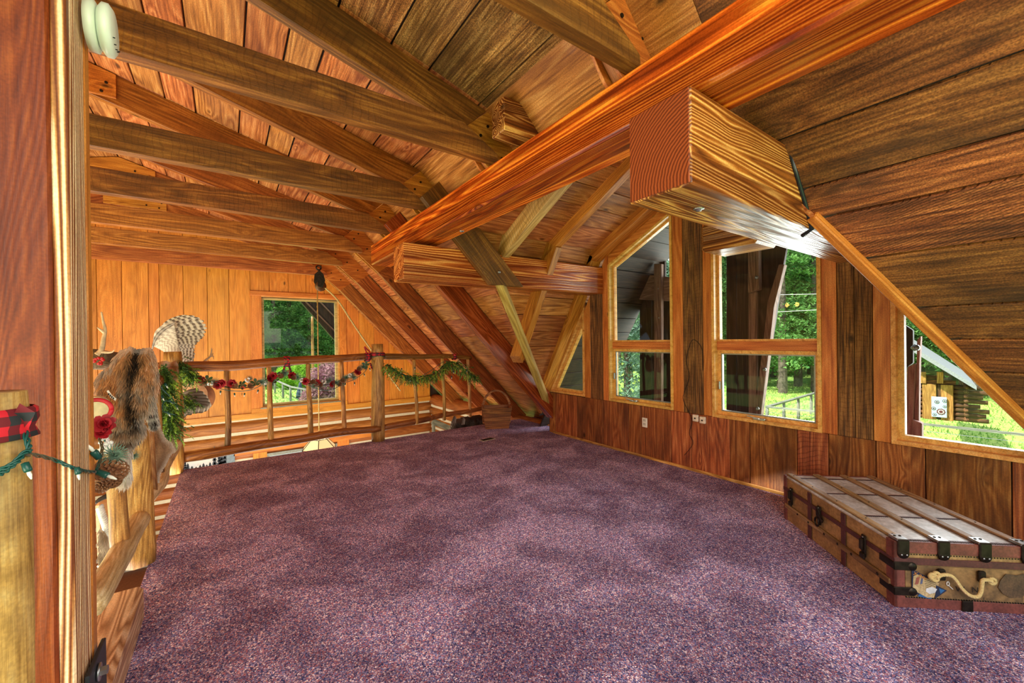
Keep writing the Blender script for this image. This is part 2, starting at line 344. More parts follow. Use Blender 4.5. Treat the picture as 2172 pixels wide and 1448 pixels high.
M_DRUM = plain('drum_skin', (206, 190, 140), .5, noisy=.12)
M_REDC = plain('red_cord', (196, 32, 44), .6)
M_FURD = plain('dark_hide', (72, 60, 52), .8, noisy=.3)
M_TAG = plain('white_label_tape', (234, 226, 214), .6, noisy=.02)
M_GLASSLAMP = None
def glass(name='window_glass', tint=(.97, .99, .98, 1)):
    m = N(name); m.n.remove(m.b)
    fr = m.a('ShaderNodeFresnel', {'IOR': 1.22}); tr = m.a('ShaderNodeBsdfTransparent', {'Color': tint}); gl = m.a('ShaderNodeBsdfGlossy', {'Roughness': .01})
    mx = m.a('ShaderNodeMixShader', {0: fr.outputs[0], 1: tr.outputs[0], 2: gl.outputs[0]}); m.l(mx.outputs[0], m.out.inputs[0]); return m.m
M_GLASS = glass()
def carpet():
    m = N('purple_berber_carpet'); tc = m.a('ShaderNodeTexCoord'); v = tc.outputs['Object']
    vo = m.a('ShaderNodeTexVoronoi', {'Vector': v, 'Scale': 190.}); sp = m.a('ShaderNodeSeparateColor', {0: vo.outputs['Color']})
    col = m.ramp(sp.outputs[0], [(0, (58, 62, 100)), (.18, (104, 88, 114)), (.36, (150, 102, 114)), (.54, (128, 124, 158)), (.7, (184, 166, 176)), (.85, (106, 114, 158)), (.94, (228, 218, 222))], 'CONSTANT')
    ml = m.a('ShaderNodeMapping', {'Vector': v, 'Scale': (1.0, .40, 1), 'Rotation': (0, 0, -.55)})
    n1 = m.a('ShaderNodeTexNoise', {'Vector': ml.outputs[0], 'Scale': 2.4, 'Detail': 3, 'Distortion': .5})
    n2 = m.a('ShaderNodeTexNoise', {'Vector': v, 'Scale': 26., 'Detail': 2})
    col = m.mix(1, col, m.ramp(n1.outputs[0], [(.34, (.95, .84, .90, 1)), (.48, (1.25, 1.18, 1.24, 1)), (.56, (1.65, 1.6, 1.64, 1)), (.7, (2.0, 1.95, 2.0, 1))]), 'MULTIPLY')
    col = m.mix(1, col, m.ramp(n2.outputs[0], [(.3, (.8, .8, .85, 1)), (.7, (1.2, 1.15, 1.15, 1))]), 'MULTIPLY')
    m.l(col, m.b.inputs['Base Color']); m.b.inputs['Roughness'].default_value = .95; m.b.inputs['Specular IOR Level'].default_value = .1
    m.bump(vo.outputs['Distance'], .6, .006); return m.m
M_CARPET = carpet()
def vcmat(name, rough=.8, jitter=.2, sc=40):
    m = N(name); at = m.a('ShaderNodeVertexColor', layer_name='Col'); m.l(at.outputs[0], m.b.inputs['Base Color'])
    m.b.inputs['Roughness'].default_value = rough; m.b.inputs['Specular IOR Level'].default_value = .15; return m.m
M_VC = vcmat('coloured_fur')
def plaid():
    m = N('buffalo_plaid'); tc = m.a('ShaderNodeTexCoord'); s = m.a('ShaderNodeSeparateXYZ', {0: tc.outputs['Object']})
    def st(o, k): return m.math('LESS_THAN', m.math('FRACT', m.math('MULTIPLY', o, k)), .5)
    a = st(m.math('ADD', s.outputs['X'], s.outputs['Y']), 22.); b = st(s.outputs['Z'], 30.)
    col = m.ramp(m.math('MULTIPLY', m.math('ADD', a, b), .5), [(0, (206, 24, 44)), (.4, (110, 16, 30)), (.8, (38, 40, 46))], 'CONSTANT')
    m.l(col, m.b.inputs['Base Color']); m.b.inputs['Roughness'].default_value = .8; return m.m
M_PLAID = plaid()
def grassmat():
    m = N('meadow_grass'); tc = m.a('ShaderNodeTexCoord'); v = tc.outputs['Object']
    n1 = m.a('ShaderNodeTexNoise', {'Vector': v, 'Scale': .22, 'Detail': 5}); n2 = m.a('ShaderNodeTexNoise', {'Vector': v, 'Scale': 7., 'Detail': 5})
    col = m.mix(m.ramp(n1.outputs[0], [(.4, (0, 0, 0, 1)), (.6, (1, 1, 1, 1))]), lin((126, 176, 78)), lin((172, 196, 92)))
    col = m.mix(1, col, m.ramp(n2.outputs[0], [(.3, (.6, .65, .6, 1)), (.7, (1.25, 1.2, 1.2, 1))]), 'MULTIPLY')
    m.l(col, m.b.inputs['Base Color']); m.b.inputs['Roughness'].default_value = .9; m.bump(n2.outputs[0], .6, .1); return m.m
M_GRASS = grassmat()
M_BLADE = plain('grass_blade', (140, 186, 84), .8, noisy=.25, sc=.6)
def leafmat(name, a, b):
    m = N(name); oi = m.a('ShaderNodeObjectInfo'); tc = m.a('ShaderNodeTexCoord'); nz = m.a('ShaderNodeTexNoise', {'Vector': tc.outputs['Object'], 'Scale': 1.7, 'Detail': 4})
    col = m.mix(m.ramp(nz.outputs[0], [(.35, (0, 0, 0, 1)), (.65, (1, 1, 1, 1))]), lin(a), lin(b)); hs = m.a('ShaderNodeHueSaturation', {'Color': col, 'Value': m.math('ADD', .8, m.math('MULTIPLY', oi.outputs['Random'], .5))})
    df = m.a('ShaderNodeBsdfDiffuse', {'Color': hs.outputs[0]}); tr = m.a('ShaderNodeBsdfTranslucent', {'Color': hs.outputs[0]})
    mx = m.a('ShaderNodeMixShader', {0: .35, 1: df.outputs[0], 2: tr.outputs[0]}); m.l(mx.outputs[0], m.out.inputs[0]); m.n.remove(m.b); return m.m
M_PINEF = leafmat('pine_foliage', (60, 104, 56), (120, 162, 90)); M_BUSH = leafmat('bright_bush_foliage', (112, 164, 48), (168, 206, 84)); M_PLUM = leafmat('plum_foliage', (130, 84, 98), (180, 140, 146)); M_BLUEF = leafmat('blue_spruce_foliage', (84, 116, 100), (150, 180, 156))
M_BARK = plain('pine_bark', (104, 92, 80), .9, noisy=.3, sc=6, bump=.6)

# =================================================================== ROOM SHELL
XW = 4.012; YG = 9.65; XE = -.42; YE = 5.81
K = .986                                   # steep roof run per rise
def steep_x(z, x0=4.57): return x0-K*z
SN = Vector((1, 0, K)).normalized()        # outward normal of the steep slope
def up_z(x, o=.26): return 2.87-.285*(x-1.32)+o
XR = -1.1
YK = [1.27, 2.48, 3.71, 4.78, 5.97, 7.15, 8.40]   # truss positions
# floor ---------------------------------------------------------------
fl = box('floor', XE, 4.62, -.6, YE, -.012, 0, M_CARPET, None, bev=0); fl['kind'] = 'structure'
fl2 = box('floor', XE+.02, 4.62, -.6, YE-.01, -.26, -.014, W_LOGW, fl, bev=.003); fl2.name = 'edge_joist'
low = box('floor', -4.4, 4.8, -2, 9.9, -2.75, -2.6, plain('great_room_floor', (140, 100, 66), .5), None, bev=0); low['kind'] = 'structure'
# ceiling deck (outer skin) and planks --------------------------------
ceil = struct('ceiling', (0, 0, 3))
def dorm_l(z): return 5.10-.58*z
def dorm_r(z): return -.32+.565*z
def steep_pt(y, z, o=0): return Vector((steep_x(z)+o*SN.x, y, z+o*SN.z))
# left valley cut: keep y > 5.0-.58z ; right valley cut keep y < -.32+.565z
CUTL = ((0, 5.10, 0), (0, -1, -.58)); CUTR = ((0, -.32, 0), (0, 1, -.565))
alongs = Vector((-K, 0, 1)).normalized()
def steep_plank(z0, z1, y0, y1, mat, cuts, par=ceil, gap=.004):
    zc = (z0+z1)/2; w = (z1-z0)*sqrt(1+K*K)-gap
    p0 = steep_pt(y0, zc, .012); p1 = steep_pt(y1, zc, .012)
    return beam('plank', p0, p1, w, .025, mat, par, up=SN, cuts=cuts, bev=.003)
edges = [2.45, 2.20, 1.95, 1.72, 1.46, 1.20, .97, .73, .49, .25, .0, -.2]
es = [3.07, 2.83, 2.63, 2.45]
for a, b in zip(es+edges[1:], es[1:]+edges[1:][:1]+edges[2:]):
    pass
zs = [3.07, 2.75, 2.63]+edges
for a, b in zip(zs[:-1], zs[1:]):
    for y0, y1 in ((2.9, 4.80), (4.80, 5.97), (5.97, 7.15), (7.15, 9.65)):
        if y1 <= 4.9: m_ = W_DECK
        else: m_ = W_DECK
        steep_plank(b, a, (1.0 if (b > 2.7 and y0 < 3) else y0)+.001, y1-.001, m_, [CUTL] if (y0 < 5.1 and b < 2.7) else [])
zr = [3.06, 2.75, 2.60, 2.365, 2.158, 2.024, 1.811, 1.548, 1.374, 1.193, .95, .70, .45, .2, 0]
for a, b in zip(zr[:-1], zr[1:]):
    steep_plank(b, a, -1.2, 1.0 if b > 2.7 else 1.5, W_ROUGH, [CUTR] if b < 2.7 else [], gap=.013)
# upper slope planks run the length of the house
xs = [1.93, 1.72, 1.50, 1.12, .87, .56, .36, .13, -.20, -.42, -.62, -.86, -1.1]
for a, b in zip(xs[:-1], xs[1:]):
    for y0, y1 in ((-1.2, 2.47), (2.47, 4.78), (4.78, 7.15), (7.15, 9.65)):
        xc = (a+b)/2; w = (a-b)*sqrt(1+.285**2)-.012
        beam('plank', (xc, y0, up_z(xc)+.012), (xc, y1-.003, up_z(xc)+.012), w, .025, W_UPPER if y1 < 4 else W_DECK, ceil, up=(.285, 0, 1), bev=.003)
for i in range(9):
    xc = XR-.16-.31*i; z = up_z(2*XR-xc)+.012
    for y0, y1 in ((-1.2, 4.78), (4.78, 9.65)):
        beam('plank', (xc, y0, z), (xc, y1-.004, z), .315, .025, W_DECK, ceil, up=(-.285, 0, 1), bev=.003)
# outer roof skin
def slab(name, pts, n, mat=W_EXT, t=.05, parent=ceil):
    n = Vector(n).normalized(); pts = [Vector(p) for p in pts]; c = sum(pts, Vector())/len(pts); k = len(pts)
    v = [p-c for p in pts]+[p-c+n*t for p in pts]
    f = [tuple(range(k)), tuple(range(2*k-1, k-1, -1))]+[(i, (i+1) % k, k+(i+1) % k, k+i) for i in range(k)]
    return mobj(name, v, f, mat, parent, Matrix.Translation(c))
o_ = .03
slab('roof_skin', [(XR, -1.2, up_z(XR)+o_), (XR, 9.9, up_z(XR)+o_), (1.58, 9.9, up_z(1.58)+o_), (1.58, -1.2, up_z(1.58)+o_)], (.285, 0, 1))
slab('roof_skin', [(XR, -1.2, up_z(XR)+o_), (XR, 9.9, up_z(XR)+o_), (-3.8, 9.9, up_z(1.6)+o_), (-3.8, -1.2, up_z(1.6)+o_)], (-.285, 0, 1))
slab('roof_skin', [(-3.8, -1.2, 3.09), (-3.8, 9.9, 3.09), (-6.8, 9.9, .05), (-6.8, -1.2, .05)], (-1, 0, 1), W_DECK)
zt = 3.08
slab('roof_skin', [steep_pt(dorm_l(zt)+.02, zt, o_), steep_pt(9.9, zt, o_), steep_pt(9.9, -.3, o_), steep_pt(dorm_l(-.3)+.02, -.3, o_)], SN)
slab('roof_skin', [steep_pt(1.0, 3.09, o_), steep_pt(3.6, 3.09, o_), steep_pt(3.6, 2.76, o_), steep_pt(1.0, 2.76, o_)], SN)
slab('roof_skin', [steep_pt(-1.2, zt, o_), steep_pt(dorm_r(zt)-.02, zt, o_), steep_pt(dorm_r(-.3)-.02, -.3, o_), steep_pt(-1.2, -.3, o_)], SN)
# dormer roof ----------------------------------------------------------
DC = 2.35
DS = Vector((0, 1, .58)).normalized(); DU = Vector((0, .494, 1)).normalized()
STC = ((4.57, 0, 0), (-1, 0, -K))          # keep outside of steep plane
def overhang(fn, up, za, zb2, w):
    zc = (za+zb2)/2; y = fn(zc); beam('overhang_board', (XW+.12, y, zc), (5.3, y, zc), w, .03, W_EXT, ceil, up=up)
zd = [0, .24, .46, .68, .90, 1.11, 1.31, 1.51, 1.72, 1.94, 2.14, 2.36, 2.56]
for a, b in zip(zd[:-1], zd[1:]):
    zc = (a+b)/2; y = dorm_l(zc); w = (b-a)*sqrt(1+.58**2)-.008
    beam('plank', (1.6, y+.012*DS.y, zc+.012*DS.z), (XW+.1, y+.012*DS.y, zc+.012*DS.z), w, .025, W_DECK, ceil, up=DS, cuts=[((4.52, 0, 0), (-1, 0, -K))], bev=.003)
    overhang(dorm_l, DS, a, b, w)
yd = [3.60, 3.28, 3.05, 2.82, 2.58, 2.35]
for a, b in zip(yd[:-1], yd[1:]):
    yc = (a+b)/2; z = 2.57+.494*(3.52-yc)
    beam('plank', (1.3, yc+.012*DU.y, z+.012*DU.z), (XW+.1, yc+.012*DU.y, z+.012*DU.z), (a-b)*1.115-.006, .025, W_DECK, ceil, up=DU, bev=.003, cuts=[((1.95, 0, 0), (-1, 0, 0))])
    beam('overhang_board', (XW+.12, yc, z), (5.3, yc, z), (a-b)*1.1, .03, W_EXT, ceil, up=DU); beam('overhang_board', (XW+.12, 2*DC-yc, z), (5.3, 2*DC-yc, z), (a-b)*1.1, .03, W_EXT, ceil, up=(0, -.494, 1))
    y2 = 2*DC-yc; beam('plank', (1.3, y2, z+.012), (XW+.1, y2, z+.012), (a-b)*1.115-.006, .025, W_DECK, ceil, up=(0, -.494, 1), bev=.003, cuts=[((1.95, 0, 0), (-1, 0, 0))])
slab('roof_skin', [(1.96, 3.62, 2.58), (5.3, 3.62, 2.58), (5.3, DC, 3.21), (1.96, DC, 3.21)], DU)
slab('roof_skin', [(1.96, 1.12, 2.58), (5.3, 1.12, 2.58), (5.3, DC, 3.21), (1.96, DC, 3.21)], (0, -.494, 1))
slab('roof_skin', [(4.57-K*2.6, dorm_l(2.6)+.03, 2.6), (5.3, dorm_l(2.6)+.03, 2.6), (5.3, dorm_l(-.3)+.03, -.3), (4.57+.3*K, dorm_l(-.3)+.03, -.3)], DS)
slab('roof_skin', [(4.57-K*2.6, dorm_r(2.6)-.03, 2.6), (5.3, dorm_r(2.6)-.03, 2.6), (5.3, dorm_r(-.3)-.03, -.3), (4.57+.3*K, dorm_r(-.3)-.03, -.3)], (0, -1, .565))
for zc in (.2, .6, 1.0, 1.4, 1.8, 2.2):    # far-side lining of the dormer, seen only from the side
    beam('overhang_board', (XW+.12, dorm_r(zc), zc), (5.3, dorm_r(zc), zc), .44, .02, W_EXT, ceil, up=(0, -1, .565)); beam('plank', (1.6, dorm_r(zc), zc), (XW+.1, dorm_r(zc), zc), .44, .02, W_DECK, ceil, up=(0, -1, .565), cuts=[((4.52, 0, 0), (-1, 0, -K))])

# =================================================================== TRUSSES
ordn = {-1: 'closest roof truss, nearly overhead, its rough tie beam ending at the orange beam top centre',
        0: 'roof truss with the long wide dark tie beam crossing top left, nearest full one',
        1: 'second roof truss from the camera, its rafter foot cut short across the dormer cross timber',
        2: 'third roof truss, with glossy red rafter foot reaching the carpet corner by the window wall',
        3: 'fourth roof truss from the camera, foot landing behind the wooden basket',
        4: 'fifth roof truss from the camera, carrying the rope pulley on its tie',
        5: 'sixth and farthest roof truss, closest to the knotty pine gable wall'}
RU = Vector((.285, 0, 1))
_b = bmesh.new(); bmesh.ops.create_cone(_b, cap_ends=True, segments=10, radius1=.012, radius2=.010, depth=.008); ME_BOLT = bpy.data.meshes.new('bolt'); _b.to_mesh(ME_BOLT); _b.free(); ME_BOLT.materials.append(M_IRON)
def bolthead(x, y, z, par): put(bpy.data.objects.new('bolt', ME_BOLT), Matrix.Translation((x, y, z)) @ Matrix.Rotation(pi/2, 4, 'X'), par)
def truss(i):
    y = YK[i]; k = i-1
    t = thing('roof_truss', ordn[k], 'roof truss', (1.5, y, 2.6))
    yr = y+.05
    cutG = ((1.37, 0, 2.875), (1, 0, -1.02))
    beam('upper_rafter', (XR+.0, yr, 2.87+.285*2.42), (1.75, yr, 2.87-.285*.43), .07, .25, W_TIE if k == 0 else W_RAFT, t, up=RU, anchor=1, cuts=[cutG, ((XR, 0, 0), (-1, 0, 0))])
    beam('upper_rafter', (XR, yr, 2.87+.285*2.42), (2*XR-1.75, yr, 2.87-.285*.43), .07, .25, W_RAFT, t, up=(-.285, 0, 1), anchor=1, cuts=[((XR, 0, 0), (1, 0, 0))])
    pg = [(1.37, 2.88), (1.61, 3.09), (1.85, 2.97), (2.13, 2.64), (1.84, 2.41), (1.54, 2.665)]
    for q in (0, 1):
        g = prism('gusset_plate', pg, y+(.0, .09)[q], y+(.018, .108)[q], 1, W_GUS, t)
        if q == 0:
            for (bx, bz) in ((1.5, 2.86), (1.56, 2.94), (1.68, 2.74), (1.85, 2.62), (1.72, 2.9), (1.9, 2.78)): bolthead(bx, y-.002, bz, g)
    if True:
        beam('tie_beam', (-3.9, y-.04, 2.665), (1.75, y-.04, 2.665), .08, .205, W_TIE if k < 3 else W_RAFT, t, anchor=1, cuts=[((1.33, 0, 2.862), (.56, 0, 1)), ((1.6, 0, 2.6), (1, 0, .1))])
    rp = [(XR+.36, 2.92+.285*2.06), (XR+.36, 3.12+.285*2.06), (XR, 3.12+.285*2.42), (XR-.36, 3.12+.285*2.06), (XR-.36, 2.92+.285*2.06)]
    g = prism('ridge_plate', rp, y-.01, y+.012, 1, W_GUS, t)
    if k >= 0:
        for (bx, bz) in ((XR+.3, 3.62), (XR+.27, 3.54), (XR+.16, 3.66), (XR+.12, 3.56)): bolthead(bx, y-.014, bz, g)
    # lower rafter
    def lp(z): return Vector((4.22-K*z, yr, z))
    mat = {1: W_TIE, 2: W_REDRAFT}.get(k, W_RAFT)
    cuts = [((0, 0, 2.72), (-.6, 0, 1))]
    if k >= 3: b = beam('lower_rafter', lp(2.75), lp(-.15), .075, .235, mat, t, up=SN, anchor=1, cuts=cuts+[((0, 0, .002 if k == 3 else -.05), (0, 0, -1))])
    elif k == 2:
        for yy, mm in ((y-.115, W_REDRAFT), (y-.038, W_REDRAFT)):
            a = lp(2.75); b_ = lp(-.1); a.y = b_.y = yy
            beam('lower_rafter', a, b_, .075, .24, mm, t, up=SN, anchor=1, cuts=cuts+[((XW-.002, 0, 0), (1, 0, 0)), ((0, 0, .002), (0, 0, -1))])
    elif k == 1:
        a = lp(2.75); b_ = lp(1.7); a.y = b_.y = 3.60
        beam('lower_rafter', a, b_, .075, .30, mat, t, up=SN, anchor=1, cuts=cuts+[((0, 0, 1.985), (0, 0, -1))])
        c_ = Vector((2.22, 3.555, 2.14))
        lathe('bolt', [(.0, 0), (.016, 0), (.016, .004), (.008, .005), (.008, .012), (0, .012)], M_GALV, t, aim(Vector((2.36, 3.562, 2.12)), (0, -1, 0)), 12)
    else: beam('lower_rafter', lp(2.75), lp(2.5), .07, .22, mat, t, up=SN, anchor=1, cuts=cuts)
    return t
for i in range(7): truss(i)

# big purlin and cross timbers -------------------------------------------------
pu = thing('purlin_beam', 'long glossy orange-red laminated beam running overhead toward the upper right', 'beam', (1.63, 5.17, 2.36))
b = beam('beam_body', (1.63, 5.17, 2.485), (1.63, -1.0, 2.485), .26, .25, W_PURLIN, pu, bev=.012)
for yy, xx in ((3.15, 1.70), (4.35, 1.68)):
    lathe('bolt', [(0, 0), (.02, 0), (.02, .004), (.01, .005), (.01, .01), (0, .01)], M_GALV, pu, aim((xx, yy, 2.361), (0, 0, -1)), 12)
bt = thing('cross_timber', 'thick nearest timber with rust-red end grain and pale whitewashed-looking underside, right of centre', 'beam', (1.434, 1.0, 1.98))
beam('beam_body', (1.434, .993, 2.165), (XW+.0, .993, 2.165), .285, .37, W_TIMBER, bt, bev=.006)
eg = N('end_grain'); tc = eg.a('ShaderNodeTexCoord'); mpp = eg.a('ShaderNodeMapping', {'Vector': tc.outputs['Object'], 'Location': (.16, 0, .22)})
wv = eg.a('ShaderNodeTexWave', {'Vector': mpp.outputs[0], 'Scale': 22., 'Distortion': 2.4, 'Detail': 3, 'Detail Scale': 1.2}, wave_type='RINGS', rings_direction='Y')
cc = eg.ramp(wv.outputs[0], [(.1, (160, 76, 38)), (.6, (132, 56, 26)), (1, (96, 38, 18))]); eg.l(cc, eg.b.inputs['Base Color']); eg.b.inputs['Roughness'].default_value = .4; eg.bump(wv.outputs[0], .3, .003)
box('end_grain_face', 1.4295, 1.4345, .857, 1.129, 1.986, 2.344, eg.m, bt, bev=.001)
lathe('bolt', [(0, 0), (.024, 0), (.024, .004), (.012, .005), (.012, .012), (0, .012)], M_GALV, bt, aim((1.74, 1.0, 1.98), (0, 0, -1)), 12)
ps = [PY(1672, 318, .848), PY(1690, 380, .848), PY(1708, 440, .848), PY(1720, 486, .848)]
V, F = tubeg([p+Vector((0, -.004, 0)) for p in ps]+[ps[-1]+Vector((.03, .05, -.02))], .011, 8)
mobj('black_sealant_strip', V, F, M_TARP, bt, None, True)
ft = thing('cross_timber', 'smaller far timber with varnished side, spanning from orange beam end to window wall', 'beam', (1.35, 3.78, 1.98))
beam('beam_body', (1.36, 3.80, 2.155), (XW-.0, 3.80-.05, 2.155), .28, .34, wood('varnished_timber', (120, 56, 20), (180, 100, 40), (220, 158, 84), rough=.25, rings=13, knots=.8, bump=.5, lam=15, var=.1, sc=.9, fine=.2, rs=.42, st=.11), ft, bev=.006)
rb = thing('dormer_ridge_timber', 'short striped timber end boxed behind the gusset above the orange beam', 'beam', (1.5, 2.27, 2.77))
beam('beam_body', (1.495, 2.25, 2.88), (3.9, 2.25, 2.88), .15, .22, W_TIMBER, rb, bev=.006, cuts=[((1.56, 0, 3.02), (.6, 0, 1)), ((0, 0, 3.0), (0, 0, 1))])
ex = [PX(1503, 488, 3.75), PX(1610, 520, 3.75)]
sb = thing('corbel_timber', 'short brown timber stub with pale underside tucked under the nearest thick timber', 'beam', (3.75, ex[1].y, ex[1].z))
box('beam_body', 3.6, XW, ex[1].y-.05, ex[0].y, ex[1].z, ex[1].z+.26, W_TIMBER, sb, bev=.03)
lb = beam('ledger_board', (1.80, .9, 2.69), (1.80, 3.6, 2.69), .03, .15, W_UPPER, None, bev=.004); tag(lb, 'light brown board running along the back of the big orange beam', 'board')
# dormer rafters and valley boards
def dz(y): return 2.40+.494*(3.6-y)
dl = ['wide yellow-lit rafter of the dormer roof right behind the orange beam', 'middle rafter of the dormer roof, crossing above and below the far timber', 'dormer rafter running along the head of the slanted-top window']
W_PALEB = wood('pale_yellow_rafter', (176, 130, 62), (214, 172, 100), (232, 198, 136), rough=.45, rings=4, saw=.6, knots=.5, bump=.3, var=.1)
for i, xx in enumerate((2.50, 3.12, 3.91)):
    t = thing('dormer_rafter', dl[i], 'rafter', (xx, 3.5, 2.4))
    beam('upper_rafter', (xx, 3.76, dz(3.76)+(-.08, 0, .02)[i]), (xx, 2.36, dz(2.36)+(-.08, 0, .02)[i]), (.1, .09, .18)[i], (.25, .17, .15)[i], W_GUS if i else W_PALEB, t, up=(0, .494, 1), anchor=1, cuts=[((1.8, 0, 0), (-1, 0, 0))])
    oo = (0, 4.88, 5.03)[i]
    if i: beam('lower_rafter', (xx, oo-.58*2.45, 2.45), (xx, oo-.58*.0, .0), (.1, .09, .18)[i], (0, .19, .06)[i], W_GUS, t, up=(0, 1, .58), anchor=1, cuts=[((XW-.005, 0, 0), (1, 0, 0)), ((4.25, 0, 0), (-1, 0, -K))])
def PLN(px, py, n, dd):
    r = ray(px, py); n = Vector(n); return CP + r*((dd-n.dot(CP))/n.dot(r))
va = PLN(1069, 622, (1, 0, K), 4.40); vz = PLN(1152, 832, (1, 0, K), 4.40); vd = (vz-va)
vb = beam('valley_rafter', va-vd*.15, vz+vd*.12, .085, .10, wood('yellow_green_board', (150, 112, 48), (196, 160, 84), (220, 190, 116), rough=.45, rings=4, saw=.3, knots=.2, bump=.2, var=.05), None, up=(.9, .9, .9), bev=.004, cuts=[((0, 0, 1.99), (0, 0, 1)), ((XW-.01, 0, 0), (1, 0, 0))]); tag(vb, 'pale yellow slanting valley board dropping to the corner between red rafter and window wall', 'rafter')
p0 = Vector((4.55-K*2.04, dorm_r(2.04)+.0, 2.04)); p1 = Vector((4.55-K*.05, dorm_r(.05), .05))
vt = beam('valley_trim', p0, p1, .05, .06, W_TRIM, None, up=SN, bev=.006); tag(vt, 'narrow orange trim strip edging the big brown sloped plank ceiling on the right', 'trim')

# =================================================================== RIGHT (WINDOW) WALL
wr = struct('wall_right', (XW, 2.2, 0)); XB = XW+.10
seams = [4.715, 4.584, 4.124, 3.644, 3.233, 3.054, 2.653, 2.414, 2.01, 1.827, 1.441, 1.216, .922, .655, .271, -.05, -.35]
for a, b in zip(seams[:-1], seams[1:]):
    yc = (a+b)/2; beam('plank', (XW+.012, yc, 0.0), (XW+.012, yc, .603), a-b-.006, .024, W_WAIN, wr, up=(-1, 0, 0), bev=.003)
box('wall_backing', XW+.026, XB+.04, -.6, 4.75, -.3, .60, W_EXT, wr, bev=0)
# window openings as (y,z) polygons (outer edge of honey casing)
w1 = [(4.70, .615), (3.957, .615), (3.957, 1.835)]
w2 = [(3.523, .610), (2.612, .610), (2.612, 2.795), (3.523, 2.345)]
w3 = [(2.174, .605), (1.255, .605), (1.255, 2.345), (2.174, 2.795)]
w4 = [(.829, .605), (-.02, .605), (.829, 1.99)]
def wp(y0, y1, z0, z1f0, z1f1, mat):
    """vertical wall board between y0>y1 with sloped top"""
    prism('plank', [(y0, z0), (y1+.004, z0), (y1+.004, z1f1), (y0, z1f0)], XW-.004, XW+.022, 0, mat, wr)
def ceilz(y):
    a = (5.0-y)/.58 if y > DC else (y+.32)/.565
    b = 2.57+.494*(3.52-y) if y > DC else 2.57+.494*(y-1.18)
    return min(a, b)-.01
for a, b, mat in ((3.957, 3.843, W_TRIM), (3.843, 3.735, W_DARKB), (3.735, 3.626, W_DARKB), (3.626, 3.523, W_TRIM), (2.612, 2.489, W_TRIM), (2.489, 2.36, W_DARKB), (2.36, 2.268, W_DARKB), (2.268, 2.174, W_TRIM), (1.255, 1.15, W_TRIM), (1.15, 1.04, W_DARKB), (1.04, .93, W_DARKB), (.93, .829, W_TRIM)):
    wp(a, b, .606, ceilz(a), ceilz(b), mat)
def zh2(y): return 2.345+.494*(3.523-y)
prism('plank', [(3.523, 2.345), (2.612, 2.795), (2.612, ceilz(2.612)), (3.523, ceilz(3.523))], XW-.004, XW+.022, 0, W_TRIM, wr)
prism('plank', [(2.174, 2.795), (1.255, 2.345), (1.255, ceilz(1.255)), (2.174, ceilz(2.174))], XW-.004, XW+.022, 0, W_TRIM, wr)
prism('plank', [(4.70, .615), (3.957, 1.835), (3.957, 1.99), (4.79, .615)], XW-.006, XW+.03, 0, W_TRIM, wr)
prism('plank', [(-.02, .605), (.829, 1.99), (.829, 2.15), (-.12, .605)], XW-.006, XW+.03, 0, W_TRIM, wr)
# solid backing between openings
for poly in ([(3.95, .6), (3.53, .6), (3.53, 2.54), (3.95, 1.8)], [(2.605, .6), (2.18, .6), (2.18, 3.05), (2.605, 3.05)], [(1.25, .6), (.835, .6), (.835, 2.0), (1.25, 2.5)],
             [(3.53, 2.36), (2.6, 2.82), (2.6, 3.06), (3.53, 2.55)], [(2.18, 2.82), (1.25, 2.36), (1.25, 2.55), (2.18, 3.06)], [(4.72, .61), (3.957, 1.85), (3.957, 1.9), (4.99, .2)]):
    prism('wall_backing', poly, XW+.024, XB+.04, 0, W_EXT, wr, bev=0)
bs = box('baseboard_right', XW-.02, XW-.004, 1.3, 4.62, 0, .03, W_PEEL, None); bs['kind'] = 'structure'
def window(n, poly, mull=None, label=None, crank=None):
    w = struct('window_%d' % n, (XW, sum(p[0] for p in poly)/len(poly), .6))
    ring('window_casing', poly, inset(poly, .028), XW-.016, XB+.02, W_HONEY, w)
    i1 = inset(poly, .028)
    if mull:
        y0 = min(p[0] for p in i1); y1 = max(p[0] for p in i1); zb = min(p[1] for p in i1)
        box('mullion', XW+.03, XB, y0, y1, mull[0], mull[1], W_TRIM, w)
        top = [p for p in i1 if p[1] > mull[1]]; top = [(y1, mull[1]), (y0, mull[1])]+[p for p in i1 if p[1] > mull[1]]
        bot = [(y1, zb), (y0, zb), (y0, mull[0]), (y1, mull[0])]
        ring('upper_sash', top, inset(top, .022), XW+.05, XB, W_HONEY, w)
        i2 = inset(top, .022); prism('pane', i2, XW+.075, XW+.081, 0, M_GLASS, w, bev=0)
        ring('lower_sash', bot, inset(bot, .032), XW+.045, XB, W_HONEY, w)
        i3 = inset(bot, .032); ring('screen_frame', i3, inset(i3, .012), XW+.05, XW+.065, M_ALU, w); prism('pane', inset(i3, .010), XW+.075, XW+.081, 0, M_GLASS, w, bev=0)
        cy = crank; h = box('crank_handle', XW-.012, XW+.04, cy-.05, cy+.05, zb+.0, zb+.018, M_CRANK, w, bev=.004)
        beam('crank_arm', (XW-.015, cy+.10, zb+.03), (XW-.02, cy-.01, zb+.014), .014, .008, M_CRANK, h, bev=.002)
        box('sash_lock', XW+.02, XW+.045, y1-.03, y1-.018, zb+.25, zb+.33, M_ALU, w, bev=.003)
    else:
        ring('upper_sash', i1, inset(i1, .035), XW+.04, XB, W_HONEY, w).name = 'sash'
        prism('pane', inset(i1, .033), XW+.075, XW+.081, 0, M_GLASS, w, bev=0)
    return w
window(1, w1); window(2, w2, (1.275, 1.36), crank=PX(1343, 852, XW).y); window(3, w3, (1.275, 1.36), crank=PX(1610, 890, XW).y); window(4, w4)

